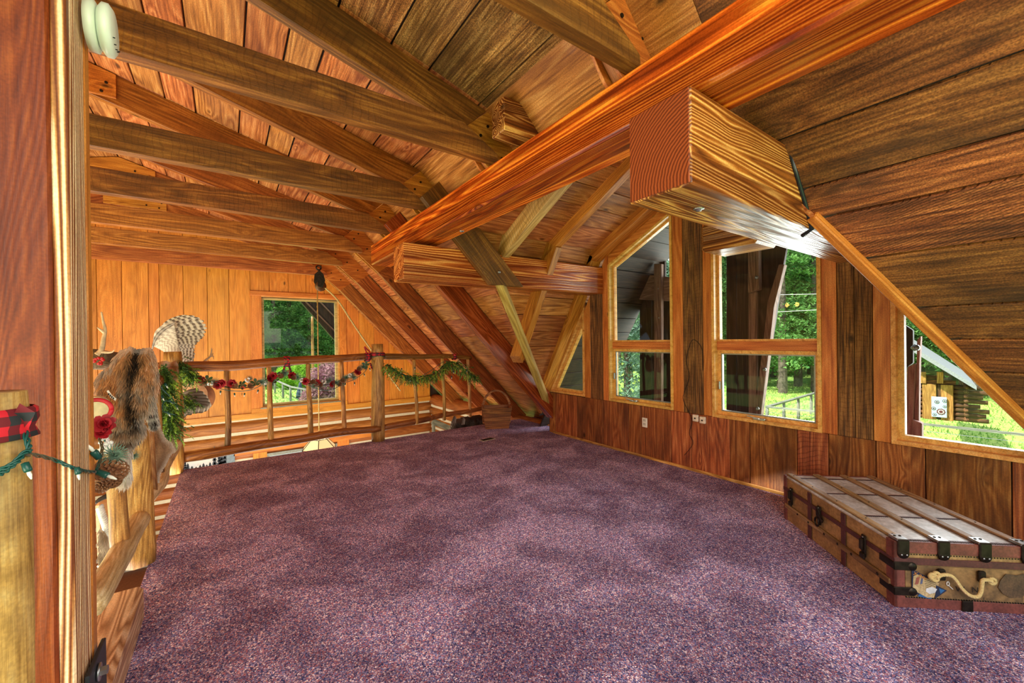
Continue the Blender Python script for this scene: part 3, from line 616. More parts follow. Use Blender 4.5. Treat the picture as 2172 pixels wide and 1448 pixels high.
# outlet, jacks, cord -----------------------------------------------------
ot = thing('wall_outlet', 'ivory duplex outlet on the low board wall left of the wide window', 'outlet', (XW, 2.99, .415))
box('cover_plate', XW-.012, XW-.002, 2.955, 3.025, .36, .47, M_WHITE, ot, bev=.003)
for z in (.395, .44):
    q = box('socket', XW-.015, XW-.011, 2.972, 3.008, z-.015, z+.017, plain('socket_ivory', (214, 206, 190), .4), ot, bev=.002)
    for dy in (-.008, .008): box('slot', XW-.0165, XW-.0148, 2.99+dy-.001, 2.99+dy+.001, z-.004, z+.008, M_GAP, q, bev=0)
for nm, y, z, lab in (('phone_jack', 2.352, .565, 'small ivory wall jack directly below the window post'), ('phone_jack', 2.275, .555, 'tilted pinkish ivory box beside the flat wall jack')):
    t = thing(nm, lab, 'jack', (XW, y, z)); bb = box('jack_body', XW-.03, XW-.004, y-.03, y+.03, z-.035, z+.035, plain('jack_plastic', (236, 214, 190), .4), t, bev=.005)
    box('jack_port', XW-.032, XW-.0295, y-.008, y+.008, z-.01, z+.006, M_GAP, t, bev=0)
cp = [PX(x, y, XW-.012) for x, y in ((1452, 965), (1470, 940), (1462, 918), (1468, 890), (1450, 850), (1452, 830), (1462, 800), (1456, 765), (1462, 735), (1470, 720), (1482, 728), (1490, 745), (1491, 785))]
def smooth(pts, k=6):
    P = [Vector(p) for p in pts]; P = [P[0]]+P+[P[-1]]; out = []
    for i in range(1, len(P)-2):
        for j in range(k):
            t = j/k; a, b, c, d = P[i-1:i+3]
            out.append(.5*((2*b)+(-a+c)*t+(2*a-5*b+4*c-d)*t*t+(-a+3*b-3*c+d)*t**3))
    out.append(P[-2]); return out
tag(tube('loose_cable', smooth(cp, 4), .0025, M_GAP, None, 5), 'thin dark cord looping over the rough boards between the two tall windows', 'cord')

# =================================================================== FAR GABLE WALL
wf = struct('wall_far', (1, YG, 0))
gs = [-3.8, -3.4, -3.0, -2.62, -2.2, -1.776, -1.464, -1.116, -.972, -.633, -.279, .062, .411, .744, 1.085, 1.424, 1.78, 2.182, 2.511, 2.848, 3.2, 3.561, 3.9, 4.241]
RC = [((XR, 0, up_z(XR)), (.285, 0, 1)), ((XR, 0, up_z(XR)), (-.285, 0, 1)), ((4.57, 0, 0), (1, 0, K)), ((-6.77, 0, 0), (-1, 0, K))]
wx0, wx1, wz0, wz1 = .52, 2.16, .06, 2.36
for a, b in zip(gs[:-1], gs[1:]):
    xc = (a+b)/2; w = b-a-.006
    segs = [(-.02, 4.0)]
    if b > wx0+.02 and a < wx1-.02: segs = [(wz1-.02, 4.0)]
    for z0, z1 in segs:
        beam('plank', (xc, YG+.012, z0), (xc, YG+.012, z1), w, .024, W_PINE, wf, up=(0, -1, 0), cuts=RC, bev=.003)
def gb(z0, z1, x0, x1): return
prism('wall_backing', [(-3.8, -.05), (.55, -.05), (.55, 2.33), (-3.8, 3.0)], YG+.03, YG+.12, 1, W_EXT, wf, bev=0)
prism('wall_backing', [(2.13, -.05), (4.6, -.05), (2.13, 2.42)], YG+.03, YG+.12, 1, W_EXT, wf, bev=0)
prism('wall_backing', [(-3.8, 2.33), (2.25, 2.33), (1.55, 3.06), (XR, 3.84), (-3.8, 3.06)], YG+.03, YG+.12, 1, W_EXT, wf, bev=0)
box('wall_backing', .5, 2.2, YG+.03, YG+.12, -.1, .06, W_EXT, wf, bev=0)
# bottom rail of pine under the planks, stepped out round the window
tr = box('trim_1', -3.8, 4.24, YG-.03, YG+.01, -.11, .0, W_PINE, None); tr['kind'] = 'structure'
def window_far():
    w = struct('window_5', (1.3, YG, .1))
    box('head_casing', .40, 2.29, YG-.035, YG+.0, 2.36, 2.455, W_PINE, w, bev=.008)
    box('side_casing', .405, .60, YG-.022, YG, .0, 2.36, W_PINE, w); box('side_casing', 2.08, 2.23, YG-.022, YG, .0, 2.36, W_PINE, w)
    box('sill', .405, 2.23, YG-.03, YG, .0, .085, W_PINE, w)
    o = [(.575, .085), (2.075, .085), (2.075, 2.36), (.575, 2.36)]
    def rx(name, o, i, a, b, m):
        n = 4; v = []; f = []
        for t in (a, b):
            for q in (o, i): v += [(p[0], t, p[1]) for p in q]
        for k in range(n):
            j = (k+1) % n; f += [(k, j, n+j, n+k), (2*n+k, 3*n+k, 3*n+j, 2*n+j), (k, 2*n+k, 2*n+j, j), (n+k, n+j, 3*n+j, 3*n+k)]
        return mobj(name, v, f, m, w)
    rx('window_casing', o, inset(o, .02), YG-.02, YG+.13, W_HONEY); i = inset(o, .02); rx('sash', i, inset(i, .05), YG+.05, YG+.12, wood('olive_window_frame', (150, 126, 76), (186, 162, 104), (206, 184, 128), rings=3, knots=0, bump=.05))
    i2 = inset(i, .048); prism('pane', i2, YG+.08, YG+.086, 1, M_GLASS, w, bev=0)
    box('sill_ledge', .56, 2.09, YG-.04, YG+.06, .07, .092, M_ALU, w)
window_far()
# log courses: far wall
wl = struct('wall_left', (4.3, 7.7, -1)); 
zl = -.255; zc_list = [-.255-.268*i for i in range(9)]
for i, z in enumerate(zc_list):
    if i >= 3:
        for a, b in ((-4.2, -.0), (.35, .55), (1.9, 2.25), (3.1, 4.35)) if i < 7 else ((-4.2, 4.35),):
            logpole('log', (a, YG+.12, z), (b, YG+.12, z), .135, .135, W_LOGW, wf, seg=16, n=10, wob=.02, bend=.004)
    else: logpole('log', (-4.2, YG+.12, z), (4.45, YG+.12, z), .137, .137, W_LOGW, wf, seg=16, n=24, wob=.025, bend=.006)
    box('chinking', -4.2, 4.3, YG+.03, YG+.2, z+.103, z+.165, M_CHINK, wf, bev=0)
box('wall_backing', -4.2, 4.6, YG+.12, YG+.2, -2.6, -.12, M_CHINK, wf, bev=0)
# side log wall below the steep slope
for i, z in enumerate([-.10-.268*i for i in range(9)]):
    logpole('log', (4.36, 5.0, z), (4.36, YG+.1, z), .145, .145, W_LOGW, wl, seg=16, n=16, wob=.03, bend=.01)
    box('chinking', 4.26, 4.4, 5.0, YG, z-.165, z-.105, M_CHINK, wl, bev=0)
box('wall_backing', 4.36, 4.5, 5.0, YG+.1, -2.6, -.05, M_CHINK, wl, bev=0)
# great-room furnishings glimpsed below the rail
pt = thing('landscape_painting', 'pale landscape painting of snowy mountains and dark firs seen under the bottom rail', 'painting', (-.36, YG-.03, -1.3))
sky_ = N('painted_sky'); t_ = sky_.a('ShaderNodeTexCoord'); sx = sky_.a('ShaderNodeSeparateXYZ', {0: t_.outputs['Object']}); nn_ = sky_.a('ShaderNodeTexNoise', {'Vector': t_.outputs['Object'], 'Scale': 6.})
sky_.l(sky_.ramp(sky_.math('ADD', sky_.math('MULTIPLY', sx.outputs['Z'], 1.4), sky_.math('MULTIPLY', nn_.outputs[0], .6)), [(0, (120, 128, 150)), (.35, (196, 198, 210)), (.7, (232, 220, 208)), (1, (206, 214, 226))]), sky_.b.inputs['Base Color'])
box('canvas', -.66, -.02, YG-.05, YG-.03, -1.25, -.66, sky_.m, pt)
box('picture_frame', -.015, .12, YG-.06, YG-.02, -1.25, -.62, plain('grey_blue_frame', (120, 136, 150), .5), pt)
M_FIRP = plain('painted_firs', (64, 70, 84), .7)
for x, h in ((-.64, .22), (-.60, .16), (-.54, .1), (-.48, .08), (-.42, .1), (-.37, .12), (-.32, .09), (-.27, .12), (-.20, .38), (-.13, .30), (-.09, .36), (-.04, .40)):
    zb = -1.1; n = 5; v = []; f = []
    for q in range(n):
        z = zb+.12+h*q/n; r = .04*(1-q/n)+.012; k = len(v); v += [(x-r, YG-.053, z), (x+r, YG-.053, z), (x, YG-.053, z+h/n*1.8)]; f.append((k, k+1, k+2))
    mobj('painted_fir', v, f, M_FIRP, pt)
prism('painted_mountain', [(-.62, -.98), (-.45, -.84), (-.35, -.9), (-.22, -.78), (-.1, -.9), (-.04, -.98)], YG-.0525, YG-.051, 1, plain('painted_snow', (214, 208, 212), .7), pt, bev=0)
lw = struct('window_6', (1.2, YG, -1.5))
box('head_casing', .1, 3.0, YG-.06, YG, -.80, -.70, W_PINE, lw); box('side_casing', .42, .66, YG-.05, YG, -2, -.80, W_PINE, lw)
box('window_casing', .66, 2.0, YG-.05, YG, -.90, -.84, M_ALU, lw); box('side_casing', 2.0, 2.25, YG-.05, YG, -2, -.80, W_PINE, lw)
box('pane', .70, 1.96, YG-.02, YG-.01, -1.8, -.90, plain('bright_lower_window', (180, 196, 206), .2), lw)
# pendant lamp
lc = PY(677, 930, 7.15)
pn = thing('pendant_lamp', 'lit stained glass pendant lamp hanging on a chain beyond the bottom rail', 'lamp', (lc.x, 7.15, -.3))
gl = N('amber_glass'); gl.b.inputs['Base Color'].default_value = lin((226, 206, 160)); gl.b.inputs['Emission Color'].default_value = lin((255, 222, 160)); gl.b.inputs['Emission Strength'].default_value = .5; gl.b.inputs['Roughness'].default_value = .3
sh = []; ns = 6
for k in range(ns):
    a0 = 2*pi*k/ns+.3; a1 = 2*pi*(k+1)/ns+.3
    def c_(a, r, z): return (lc.x+r*cos(a), 7.15+r*sin(a), z)
    q = [c_(a0, .27, -.30), c_(a1, .27, -.30), c_(a1, .13, -.155), c_(a0, .13, -.155)]
    mobj('glass_panel', q, [(0, 1, 2, 3)], gl.m, pn); tube('came', [q[0], q[3]], .006, M_IRON, pn, 6); tube('came', [q[0], q[1]], .006, M_IRON, pn, 6); tube('came', [q[3], q[2]], .006, M_IRON, pn, 6)
lathe('canopy_ring', [(.0, .08), (.02, .07), (.05, .03), (.12, .0), (.13, -.01), (.0, -.012)], plain('pale_brass', (226, 206, 150), .3, .6), pn, Matrix.Translation((lc.x, 7.15, -.10)), 16)
fb = N('lamp_flame'); fb.b.inputs['Emission Color'].default_value = lin((255, 210, 140)); fb.b.inputs['Emission Strength'].default_value = 22
for dx in (-.04, .07): lathe('bulb', [(0, -.03), (.018, -.02), (.022, 0), (.012, .025), (0, .03)], fb.m, pn, Matrix.Translation((lc.x+dx, 7.10, -.13)), 10)
pc = PY(677, 575, 7.15)
tube('chain', [(lc.x, 7.15, -.02), (lc.x+.003, 7.15, 2.25)], .008, M_ROPE, pn, 6)
bm_pts = []
V, F = [], []
for i in range(60):
    z = .0+i*.036; tubeg([(lc.x+(.009 if i % 2 else 0)*cos(a), 7.15+(.0 if i % 2 else .009)*cos(a), z+.02*sin(a)) for a in [2*pi*q/7 for q in range(8)]], .0028, 4, V, F, False)
tag(mobj('chain_links', V, F, plain('brass_links', (196, 160, 84), .35, .6), pn), kind='stuff')
# twin-bulb ceiling lamp over the stairwell: it is what the window glass reflects
d_ = ray(1680, 646); t_l = (2*(XW+.08)+1.5)/d_.x; Pm = Vector((-1.5, d_.y*t_l, EYE+d_.z*t_l)); tl_ = thing('ceiling_lamp', 'twin bulb ceiling lamp over the stairwell, seen as two glints in the wide window', 'lamp', Pm)
be = N('bulb_glow'); be.b.inputs['Emission Color'].default_value = lin((255, 176, 84)); be.b.inputs['Emission Strength'].default_value = 60
for dy in (-.09, .09): lathe('bulb', [(0, -.05), (.03, -.035), (.04, 0), (.02, .04), (0, .05)], be.m, tl_, Matrix.Translation(Pm+Vector((0, dy, 0))), 12)
beam('lamp_arm', Pm+Vector((0, -.11, .06)), Pm+Vector((0, .11, .06)), .02, .02, M_IRON, tl_); tube('lamp_stem', [Pm+Vector((0, 0, .06)), Vector((Pm.x, Pm.y, up_z(2*XR-Pm.x)-.01))], .008, M_IRON, tl_, 8)
# pulley
pp = PY(677, 600, 7.11)
py_ = thing('rope_pulley', 'dark iron pulley block hanging under a tie beam with two ropes', 'pulley', (pp.x, 7.11, 2.66))
R90 = Matrix.Rotation(pi/2, 4, 'X')
V, F = tubeg([(pp.x-.005+.035*cos(a), 7.11, 2.60+.035*sin(a)) for a in [2*pi*q/14 for q in range(15)]], .012, 8); mobj('hook_ring', V, F, M_IRON, py_, None, True)
for dy in (-.03, .03):
    prism('cheek_plate', [(pp.x-.05, 2.30), (pp.x+.05, 2.28), (pp.x+.085, 2.40), (pp.x+.06, 2.50), (pp.x, 2.56), (pp.x-.06, 2.50), (pp.x-.075, 2.38)], 7.11+dy-.005, 7.11+dy+.005, 1, M_IRON, py_)
lathe('sheave_wheel', [(.0, -.022), (.085, -.022), (.085, -.016), (.065, -.006), (.065, .006), (.085, .016), (.085, .022), (0, .022)], plain('worn_wheel', (110, 80, 56), .4, .6), py_, Matrix.Translation((pp.x+.02, 7.11, 2.31)) @ R90 @ Matrix.Rotation(.25, 4, 'Y'), 24)
rp = [Vector((pp.x+.09, 7.11, 2.28))]+[Vector(PY(x, y, 7.1-.0)) for x, y in ((716, 636), (745, 680), (772, 720), (806, 768))]
rp.append(Vector(PY(850, 830, 7.3)))
rp2 = smooth(rp, 6)
rope = thing('hoist_rope', 'twisted tan rope running diagonally from the pulley down behind the rail post', 'rope', rp2[0])
for ph in (0, pi):
    P = []; tot = 0
    for i in range(len(rp2)*4-4):
        a = rp2[i//4]; b = rp2[min(i//4+1, len(rp2)-1)]; q = a.lerp(b, (i % 4)/4); an = i*1.3+ph; P.append(q+Vector((cos(an)*.008, sin(an)*.008, 0)))
    tube('strand', P, .010, M_ROPE, rope, 5)

# =================================================================== RAILINGS
def redband(name, c, r, ax, parent, h=.03):
    seg = 16; v = []; f = []
    ax = Vector(ax).normalized(); u = ax.orthogonal().normalized(); w = ax.cross(u)
    prof = [(-h, 1.0), (-h*.9, 1.12), (-h*.3, 1.05), (h*.2, 1.15), (h*.85, 1.08), (h, 1.0)]
    for t, q in prof:
        for k in range(seg): a = 2*pi*k/seg; v.append(ax*t+(u*cos(a)+w*sin(a))*r*q*(1+.03*sin(3*a+t*90)))
    for i in range(len(prof)-1):
        for k in range(seg): a = i*seg+k; b = i*seg+(k+1) % seg; f.append((a, b, b+seg, a+seg))
    return mobj(name, v, f, M_PLAID, parent, Matrix.Translation(c), True)
rf = thing('log_railing', 'peeled log railing along the far edge of the carpet', 'railing', (1.7, 5.8, 0))
xp = 1.756
logpole('newel_post', (xp, 5.80, -.0), (xp, 5.80, 1.37), .098, .082, W_PEEL, rf, wob=.06)
logpole('corner_post', (-.47, 5.72, -.0), (-.47, 5.72, 1.32), .085, .08, W_PEEL, rf)
logpole('top_rail', (-.42, 5.76, 1.14), (1.69, 5.82, 1.19), .062, .05, W_PEELD, rf, n=26, bend=.03)
logpole('top_rail', (1.83, 5.82, 1.185), (3.27, 5.80, 1.135), .045, .032, W_PEELD, rf, n=20, bend=.03)
logpole('bottom_rail', (-.42, 5.78, .145), (1.76, 5.72, .205), .058, .048, W_PEELD, rf, n=26, bend=.03)
logpole('bottom_rail', (1.80, 5.82, .16), (3.50, 5.80, .275), .046, .034, W_PEELD, rf, n=20, bend=.03)
for x in (.018, .443, .885, 1.295, 2.318, 2.774, 3.236):
    logpole('baluster', (x, 5.79, .16), (x-.015, 5.80, 1.15 if x < 1.5 else 1.13), .032 if x < 1.5 else .027, .026, W_PEEL, rf, seg=10, wob=.09, bend=.03)
rl = thing('log_railing', 'peeled log railing receding along the left edge of the carpet beside the stairwell', 'railing', (-.45, 4, 0))
logpole('newel_post', (-.47, 3.50, 0.), (-.50, 3.50, 1.22), .088, .075, W_PEEL, rl, wob=.1)
logpole('top_rail', (-.5, 2.95, 1.07), (-.47, 5.66, 1.12), .055, .055, W_PEELD, rl, n=30)
logpole('bottom_rail', (-.47, 3.60, .28), (-.45, 5.64, .33), .045, .05, W_PALE, rl, n=24, wob=.12, bend=.05)
logpole('bottom_rail', (-.435, 2.2, .40), (-.45, 3.40, .31), .05, .055, W_PALE, rl, n=16)
logpole('baluster', (-.455, 2.86, .36), (-.47, 2.88, 1.08), .04, .036, W_PEEL, rl, wob=.1)
for y in (4.0, 4.45, 4.9, 5.3): logpole('baluster', (-.46, y, .3), (-.48, y, 1.12), .032, .03, W_PEEL, rl, seg=10, wob=.09)
# near square post, log newel and curb
npst = thing('square_post', 'tall red-brown square post at the left edge of the photo with raw striped side', 'post', (-.42, 1.53, -.3))
box('front_face', -.60, -.336, 1.42, 1.62, -.9, 3.6, W_POST, npst, bev=.006)
for i, (a, b, m_) in enumerate(((1.425, 1.475, W_STRIP), (1.476, 1.525, W_STRIP), (1.526, 1.572, W_STRIP), (1.573, 1.618, W_TRIM))):
    beam('lamination_strip', (-.322, (a+b)/2, -.9), (-.322, (a+b)/2, 3.6), b-a, .028+.004*(i % 2), m_, npst, up=(1, 0, 0), bev=.004)
npn = thing('peeled_newel', 'stout spalted log post at the extreme left edge tied with plaid ribbon', 'post', (-.57, 1.15, 0))
cx = PY(-46, 1000, 1.12)
logpole('newel_post', (cx.x, 1.12, -.5), (cx.x, 1.12, 1.318), .063, .060, W_SPALT, npn, seg=18, n=30, wob=.05)
redband('plaid_ribbon', (cx.x, 1.12, 1.262), .064, (0, .0, 1), npn, .028)
q = PY(57, 886, 1.1); mobj('ribbon_end', [(q.x-.02, 1.09, q.z-.01), (q.x+.0, 1.07, q.z+.03), (q.x+.018, 1.07, q.z+.012), (q.x+.004, 1.09, q.z-.02), (q.x-.01, 1.10, q.z-.03)], [(0, 1, 2, 3, 4)], M_PLAID, npn)
sw_ = PY(125, 990, 1.4)
# string lights
def wires(name, pts, parent, off=.0028, r=.0019, n=3):
    P = smooth(pts, 8); V, F = [], []
    for w in range(n):
        tubeg([p+Vector((off*sin(i*.5+w*2.1), 0, off*cos(i*.5+w*2.1))) for i, p in enumerate(P)], r, 6, V, F)
    return mobj(name, V, F, M_GREENW, parent, None, True)
def xmas(p, d, parent, s=1., name='light_bulb'):
    M = aim(p, d)
    k = lathe('bulb_socket', [(0, 0), (.0085*s, .001), (.0095*s, .022*s), (.0085*s, .028*s), (0, .028*s)], M_GREENW, parent, M, 10)
    lathe('clear_bulb', [(0, 0), (.0045*s, 0), (.005*s, .012*s), (.002*s, .024*s), (0, .026*s)], M_BULB, k, M @ Matrix.Translation((0, 0, .027*s)), 8); return k
sl = thing('string_lights', 'green wired string lights draped across the near square post', 'string lights', (-.5, 1.3, 1.1))
A = [PY(-10, 1010, 1.04), PY(10, 1000, 1.045), PY(35, 980, 1.05), PY(52, 965, 1.08), PY(80, 966, 1.25), PY(115, 975, 1.40), PY(150, 990, 1.405), PX(172, 997, -.296), PX(188, 1000, -.296), PX(205, 1000, -.30)]
wires('wire', A, sl)
wires('wire', [PY(-10, 1000, 1.04), PY(25, 985, 1.045), PY(52, 960, 1.06), PY(62, 955, 1.07), PY(58, 935, 1.08), PY(50, 905, 1.10)], sl)
wires('wire', [PX(205, 998, -.296), PX(212, 975, -.30), PX(217, 950, -.32), PX(211, 930, -.35)], sl)
for (x, y, pxx, dx) in ((52, 980, 1.07, (.25, 0, -1)), (163, 990, 1.39, (.12, 0, -1))): xmas(PY(x, y, pxx), dx, sl, .62)
xmas(PX(207, 1000, -.29), (.55, -.2, -.35), sl, .95); xmas(PX(211, 972, -.29), (-.25, -.15, .55), sl, .95)
# steel bracket
br = thing('steel_bracket', 'dark blue-grey steel plate with big bolt low on the near square post', 'bracket', (-.3, 1.5, .6))
pa = [PX(182, 1450, -.296), PX(183, 1436, -.296), PX(219, 1352, -.296), PX(221, 1460, -.296)]
prism('plate', [(p.y, p.z) for p in pa][::-1]+[(pa[0].y, pa[0].z-.1)], -.308, -.296, 0, M_BLACK, br) if False else None
ctr = [(p.y, p.z) for p in pa]
prism('plate', [ctr[1], ctr[2], (ctr[3][0], ctr[3][1]-.05), (ctr[1][0], ctr[3][1]-.05)], -.300, -.290, 0, M_BLACK, br)
bp = PX(209, 1425, -.288)
lathe('washer', [(0, 0), (.022, 0), (.022, .004), (0, .004)], M_GALV, br, aim(bp, (1, 0, 0)), 18)
lathe('bolt', [(0, 0), (.012, .004), (.012, .018), (.004, .020), (0, .020)], M_GALV, br, aim(bp, (1, 0, 0)), 6, False)
# curb
ca = thing('wood_curb', 'pinkish square-cut timber lying along the carpet edge at bottom left', 'timber', (-.44, 2.3, 0))
beam('beam_body', (-.45, 1.3, .09), (-.45, 2.78, .09), .19, .18, W_CURB, ca, bev=.018)
# smoke detector
sdp = PX(212, 8, -.296)
sd = thing('smoke_detector', 'round pale green-white smoke detector at the top of the near post', 'smoke detector', sdp)
Msd = aim((-.296, 1.56, 2.27), (1, 0, 0))
lathe('base_ring', [(0, 0), (.062, 0), (.064, .018), (.056, .022), (0, .022)], M_SMOKE, sd, Msd, 28)
lathe('cover', [(0, .022), (.052, .024), (.066, .034), (.066, .046), (.054, .054), (0, .055)], M_SMOKE, sd, Msd, 28)
for a in (-.8, -.4, 0, .4, .8):
    box('vent_slot', -.003, .003, -.001, .001, -.001, .001, M_GAP, sd, bev=0, M=Matrix.Translation((-.240, 1.56+.045*sin(a), 2.27-.045*cos(a))))

# =================================================================== FUR, FEATHERS
def furcoat(name, label, cat, poly, colf, plane, parent=None, n=9000, L=.05, thick=.03, droop=(0, 0, -1), fr=(0, -1, 0)):
    """poly: closed outline in (u,z); plane(u,z)->Vector; makes a padded hide with strands"""
    import mathutils.geometry as G
    P2 = [Vector(p) for p in poly]
    def inside(p):
        c = False; j = len(P2)-1
        for i in range(len(P2)):
            a = P2[i]; b = P2[j]
            if (a.y > p[1]) != (b.y > p[1]) and p[0] < (b.x-a.x)*(p[1]-a.y)/(b.y-a.y)+a.x: c = not c
            j = i
        return c
    def dist(p):
        d = 9; q = Vector(p)
        for i in range(len(P2)):
            a = P2[i-1]; b = P2[i]; ab = b-a; t = max(0, min(1, (q-a).dot(ab)/ab.length_squared)); d = min(d, (a+ab*t-q).length)
        return d
    t = parent or thing(name, label, cat, plane(sum(p[0] for p in poly)/len(poly), min(p[1] for p in poly)))
    xs_ = [p[0] for p in poly]; zs_ = [p[1] for p in poly]; x0, x1, z0, z1 = min(xs_), max(xs_), min(zs_), max(zs_)
    h = max((x1-x0), (z1-z0))/46; V, F, C = [], [], []; nx = int((x1-x0)/h)+2; nz_ = int((z1-z0)/h)+2; idx = {}
    fr = Vector(fr).normalized()
    def pad(u, z, d): return thick*(1-math.exp(-d/.03))*(1+.5*noise.noise((u*14, z*10, 1)))
    for i in range(nx):
        for j in range(nz_):
            u = x0+i*h; z = z0+j*h
            if inside((u, z)):
                d = dist((u, z)); idx[i, j] = len(V); V.append(plane(u, z)+fr*pad(u, z, d)); C.append(colf((u-x0)/(x1-x0), (z-z0)/(z1-z0), d))
    base = len(V); 
    for (i, j), k in list(idx.items()):
        if (i+1, j) in idx and (i, j+1) in idx and (i+1, j+1) in idx: F.append((k, idx[i+1, j], idx[i+1, j+1], idx[i, j+1]))
    bk = {}
    for (i, j), k in idx.items(): bk[k] = len(V); V.append(plane(x0+i*h, z0+j*h)-fr*.012); C.append((.5, .4, .3))
    for f_ in list(F): F.append(tuple(bk[q] for q in f_[::-1]))
    mobj('hide', V, F, M_VC, t, None, True, C)
    V, F, C = [], [], []; dr = Vector(droop).normalized(); m_ = 0
    while m_ < n:
        u = random.uniform(x0, x1); z = random.uniform(z0, z1)
        if not inside((u, z)): continue
        m_ += 1; d = dist((u, z)); b = plane(u, z)+fr*pad(u, z, d)
        ou = Vector((random.uniform(-1, 1), random.uniform(-.6, .3), random.uniform(-1, 1)))*.45
        dd = (dr+ou+fr*.55).normalized(); l = L*random.uniform(.6, 1.25); w = l*.035+.0012
        s = dd.cross(fr+Vector((.3, 0, .2))).normalized()*w; c = colf((u-x0)/(x1-x0), (z-z0)/(z1-z0), d); q = random.uniform(.75, 1.3); c1 = tuple(x*q*.8 for x in c); c2 = tuple(min(1, x*q*1.15) for x in c)
        k = len(V); V += [b-s, b+s, b+dd*l*.6+s*.8+fr*.003, b+dd*l+Vector((0, 0, -.15*l))]; C += [c1, c1, c, c2]; F += [(k, k+1, k+2), (k, k+2, k+3)]
    fo = mobj('fur', V, F, M_VC, t, None, False, C); fo['kind'] = 'stuff'; return t
def L3(c): return lin(c)[:3]
def mixc(a, b, t): t = max(0, min(1, t)); return tuple(a[i]*(1-t)+b[i]*t for i in range(3))
cO = L3((206, 150, 98)); cG = L3((178, 160, 138)); cB = L3((46, 36, 28)); cW = L3((236, 226, 212)); cT = L3((150, 104, 62))
def coyote(u, v, d):
    nn = noise.noise((u*4, v*5, 2)); n3 = noise.noise((u*13, v*17, 6)); c = mixc(cO, cG, .35+(.62-v)*1.6+nn*1.2+n3*.8); c = mixc(c, cB, max(0, n3-.15)*1.3)
    sp = abs(u-(.62+.05*sin(v*7)))
    if v > .30: c = mixc(cB, c, (sp-.02)*9+.5*nn)
    if v < .42:
        c = mixc(cT, cG, .5+.6*noise.noise((u*2, v*30, 4)))
        if abs((v*22) % 2-1) < .35 and .22 < v: c = mixc(c, cB, .6)
        if v < .26: c = mixc(c, cW, .55+nn)
    if d < .02: c = mixc(c, cW, .25)
    return c
PYE = 2.76
def cpl(px, py): q = PY(px, py, PYE); return (q.x, q.z)
po = [(255, 742), (275, 734), (290, 740), (300, 738), (318, 736), (326, 746), (331, 766), (335, 790), (337, 805), (334, 820), (330, 842), (322, 862), (312, 872), (302, 876), (303, 890), (310, 905), (303, 918), (292, 928), (282, 934), (278, 960), (280, 985), (282, 1000), (276, 1014), (264, 1018), (255, 1008), (254, 985), (250, 955), (246, 930), (238, 915), (235, 890), (243, 868), (238, 845), (222, 835), (208, 832), (205, 800), (212, 790), (222, 782), (238, 774), (244, 756)]
furcoat('coyote_pelt', 'thick tawny, grey and black fur pelt draped over the left log post', 'pelt', [cpl(*p) for p in po], coyote, lambda u, z: Vector((u, PYE+.10*max(0, z-1.2)+.04*noise.noise((u*6, z*4, 9)), z)), n=15000, L=.045, thick=.05)
tg = thing('pelt_tag', 'small white printed tape tag hanging on the furry pelt', 'tag', PY(236, 838, 2.66)); q = [PY(226, 829, 2.66), PY(230, 827, 2.66), PY(238, 838, 2.655), PY(247, 845, 2.66), PY(245, 850, 2.66), PY(234, 843, 2.655)]
mobj('tape', q, [(0, 1, 2, 5), (2, 3, 4, 5)], M_TAG, tg); 
for i in range(4): a = PY(230+i*3.3, 833+i*3.0, 2.648); mobj('printed_mark', [a, a+Vector((.004, 0, -.003)), a+Vector((.002, 0, -.012)), a+Vector((-.002, 0, -.009))], [(0, 1, 2, 3)], M_GAP, tg)
cD = L3((196, 164, 132)); cD2 = L3((152, 112, 82)); cDW = L3((232, 220, 202))
def deer(u, v, d): return mixc(mixc(cD2, cD, u*1.4+noise.noise((u*4, v*6, 3))*.6), cDW, .9-d*30)
PY2 = 4.15
def dpl(px, py): q = PY(px, py, PY2); return (q.x, q.z)
po = [(316, 866), (330, 850), (336, 876), (342, 905), (352, 930), (366, 940), (372, 955), (362, 965), (352, 985), (342, 1000), (338, 1020), (336, 1040), (332, 1055), (326, 1060), (325, 1000), (320, 950), (318, 900)]
furcoat('deer_hide', 'smooth fawn deer hide hanging behind the furry pelt', 'hide', [dpl(*p) for p in po], deer, lambda u, z: Vector((u, PY2+.05*noise.noise((u*5, z*3, 5)), z)), n=6000, L=.012, thick=.025)
po = [(358, 868), (364, 878), (369, 900), (372, 925), (377, 945), (374, 955), (366, 958), (362, 940), (360, 915), (357, 890)]
PY3 = 4.7
furcoat('deer_leg_hide', 'narrow pale strip of leg hide dangling beside the deer hide', 'hide', [(PY(x, y, PY3).x, PY(x, y, PY3).z) for x, y in po], deer, lambda u, z: Vector((u, PY3, z)), n=2500, L=.015, thick=.03)
po = [(316, 858), (330, 850), (333, 880), (338, 894), (332, 902), (322, 902), (317, 885)]
furcoat('paw_fur', 'spotted dark furry paw hanging between pelt and hide', 'pelt', [(PY(x, y, 2.9).x, PY(x, y, 2.9).z) for x, y in po], lambda u, v, d: mixc(cW, cB, .5+1.3*noise.noise((u*5, v*6, 8))), lambda u, z: Vector((u, 2.9, z)), n=2500, L=.03, thick=.03)
# deer head mask on the corner
po = [(327, 772), (340, 766), (352, 764), (362, 768), (372, 764), (378, 772), (379, 790), (374, 810), (370, 826), (362, 822), (360, 800), (352, 782), (336, 780)]
furcoat('fawn_foot_hide', 'bent brown foreleg hide looped over the corner post below the wing', 'hide', [(PY(x, y, 5.45).x, PY(x, y, 5.45).z) for x, y in po], lambda u, v, d: mixc(L3((176, 120, 72)), cDW, .2+noise.noise((u*3, v*5, 1))*.7), lambda u, z: Vector((u, 5.45, z)), n=2500, L=.015, thick=.05)

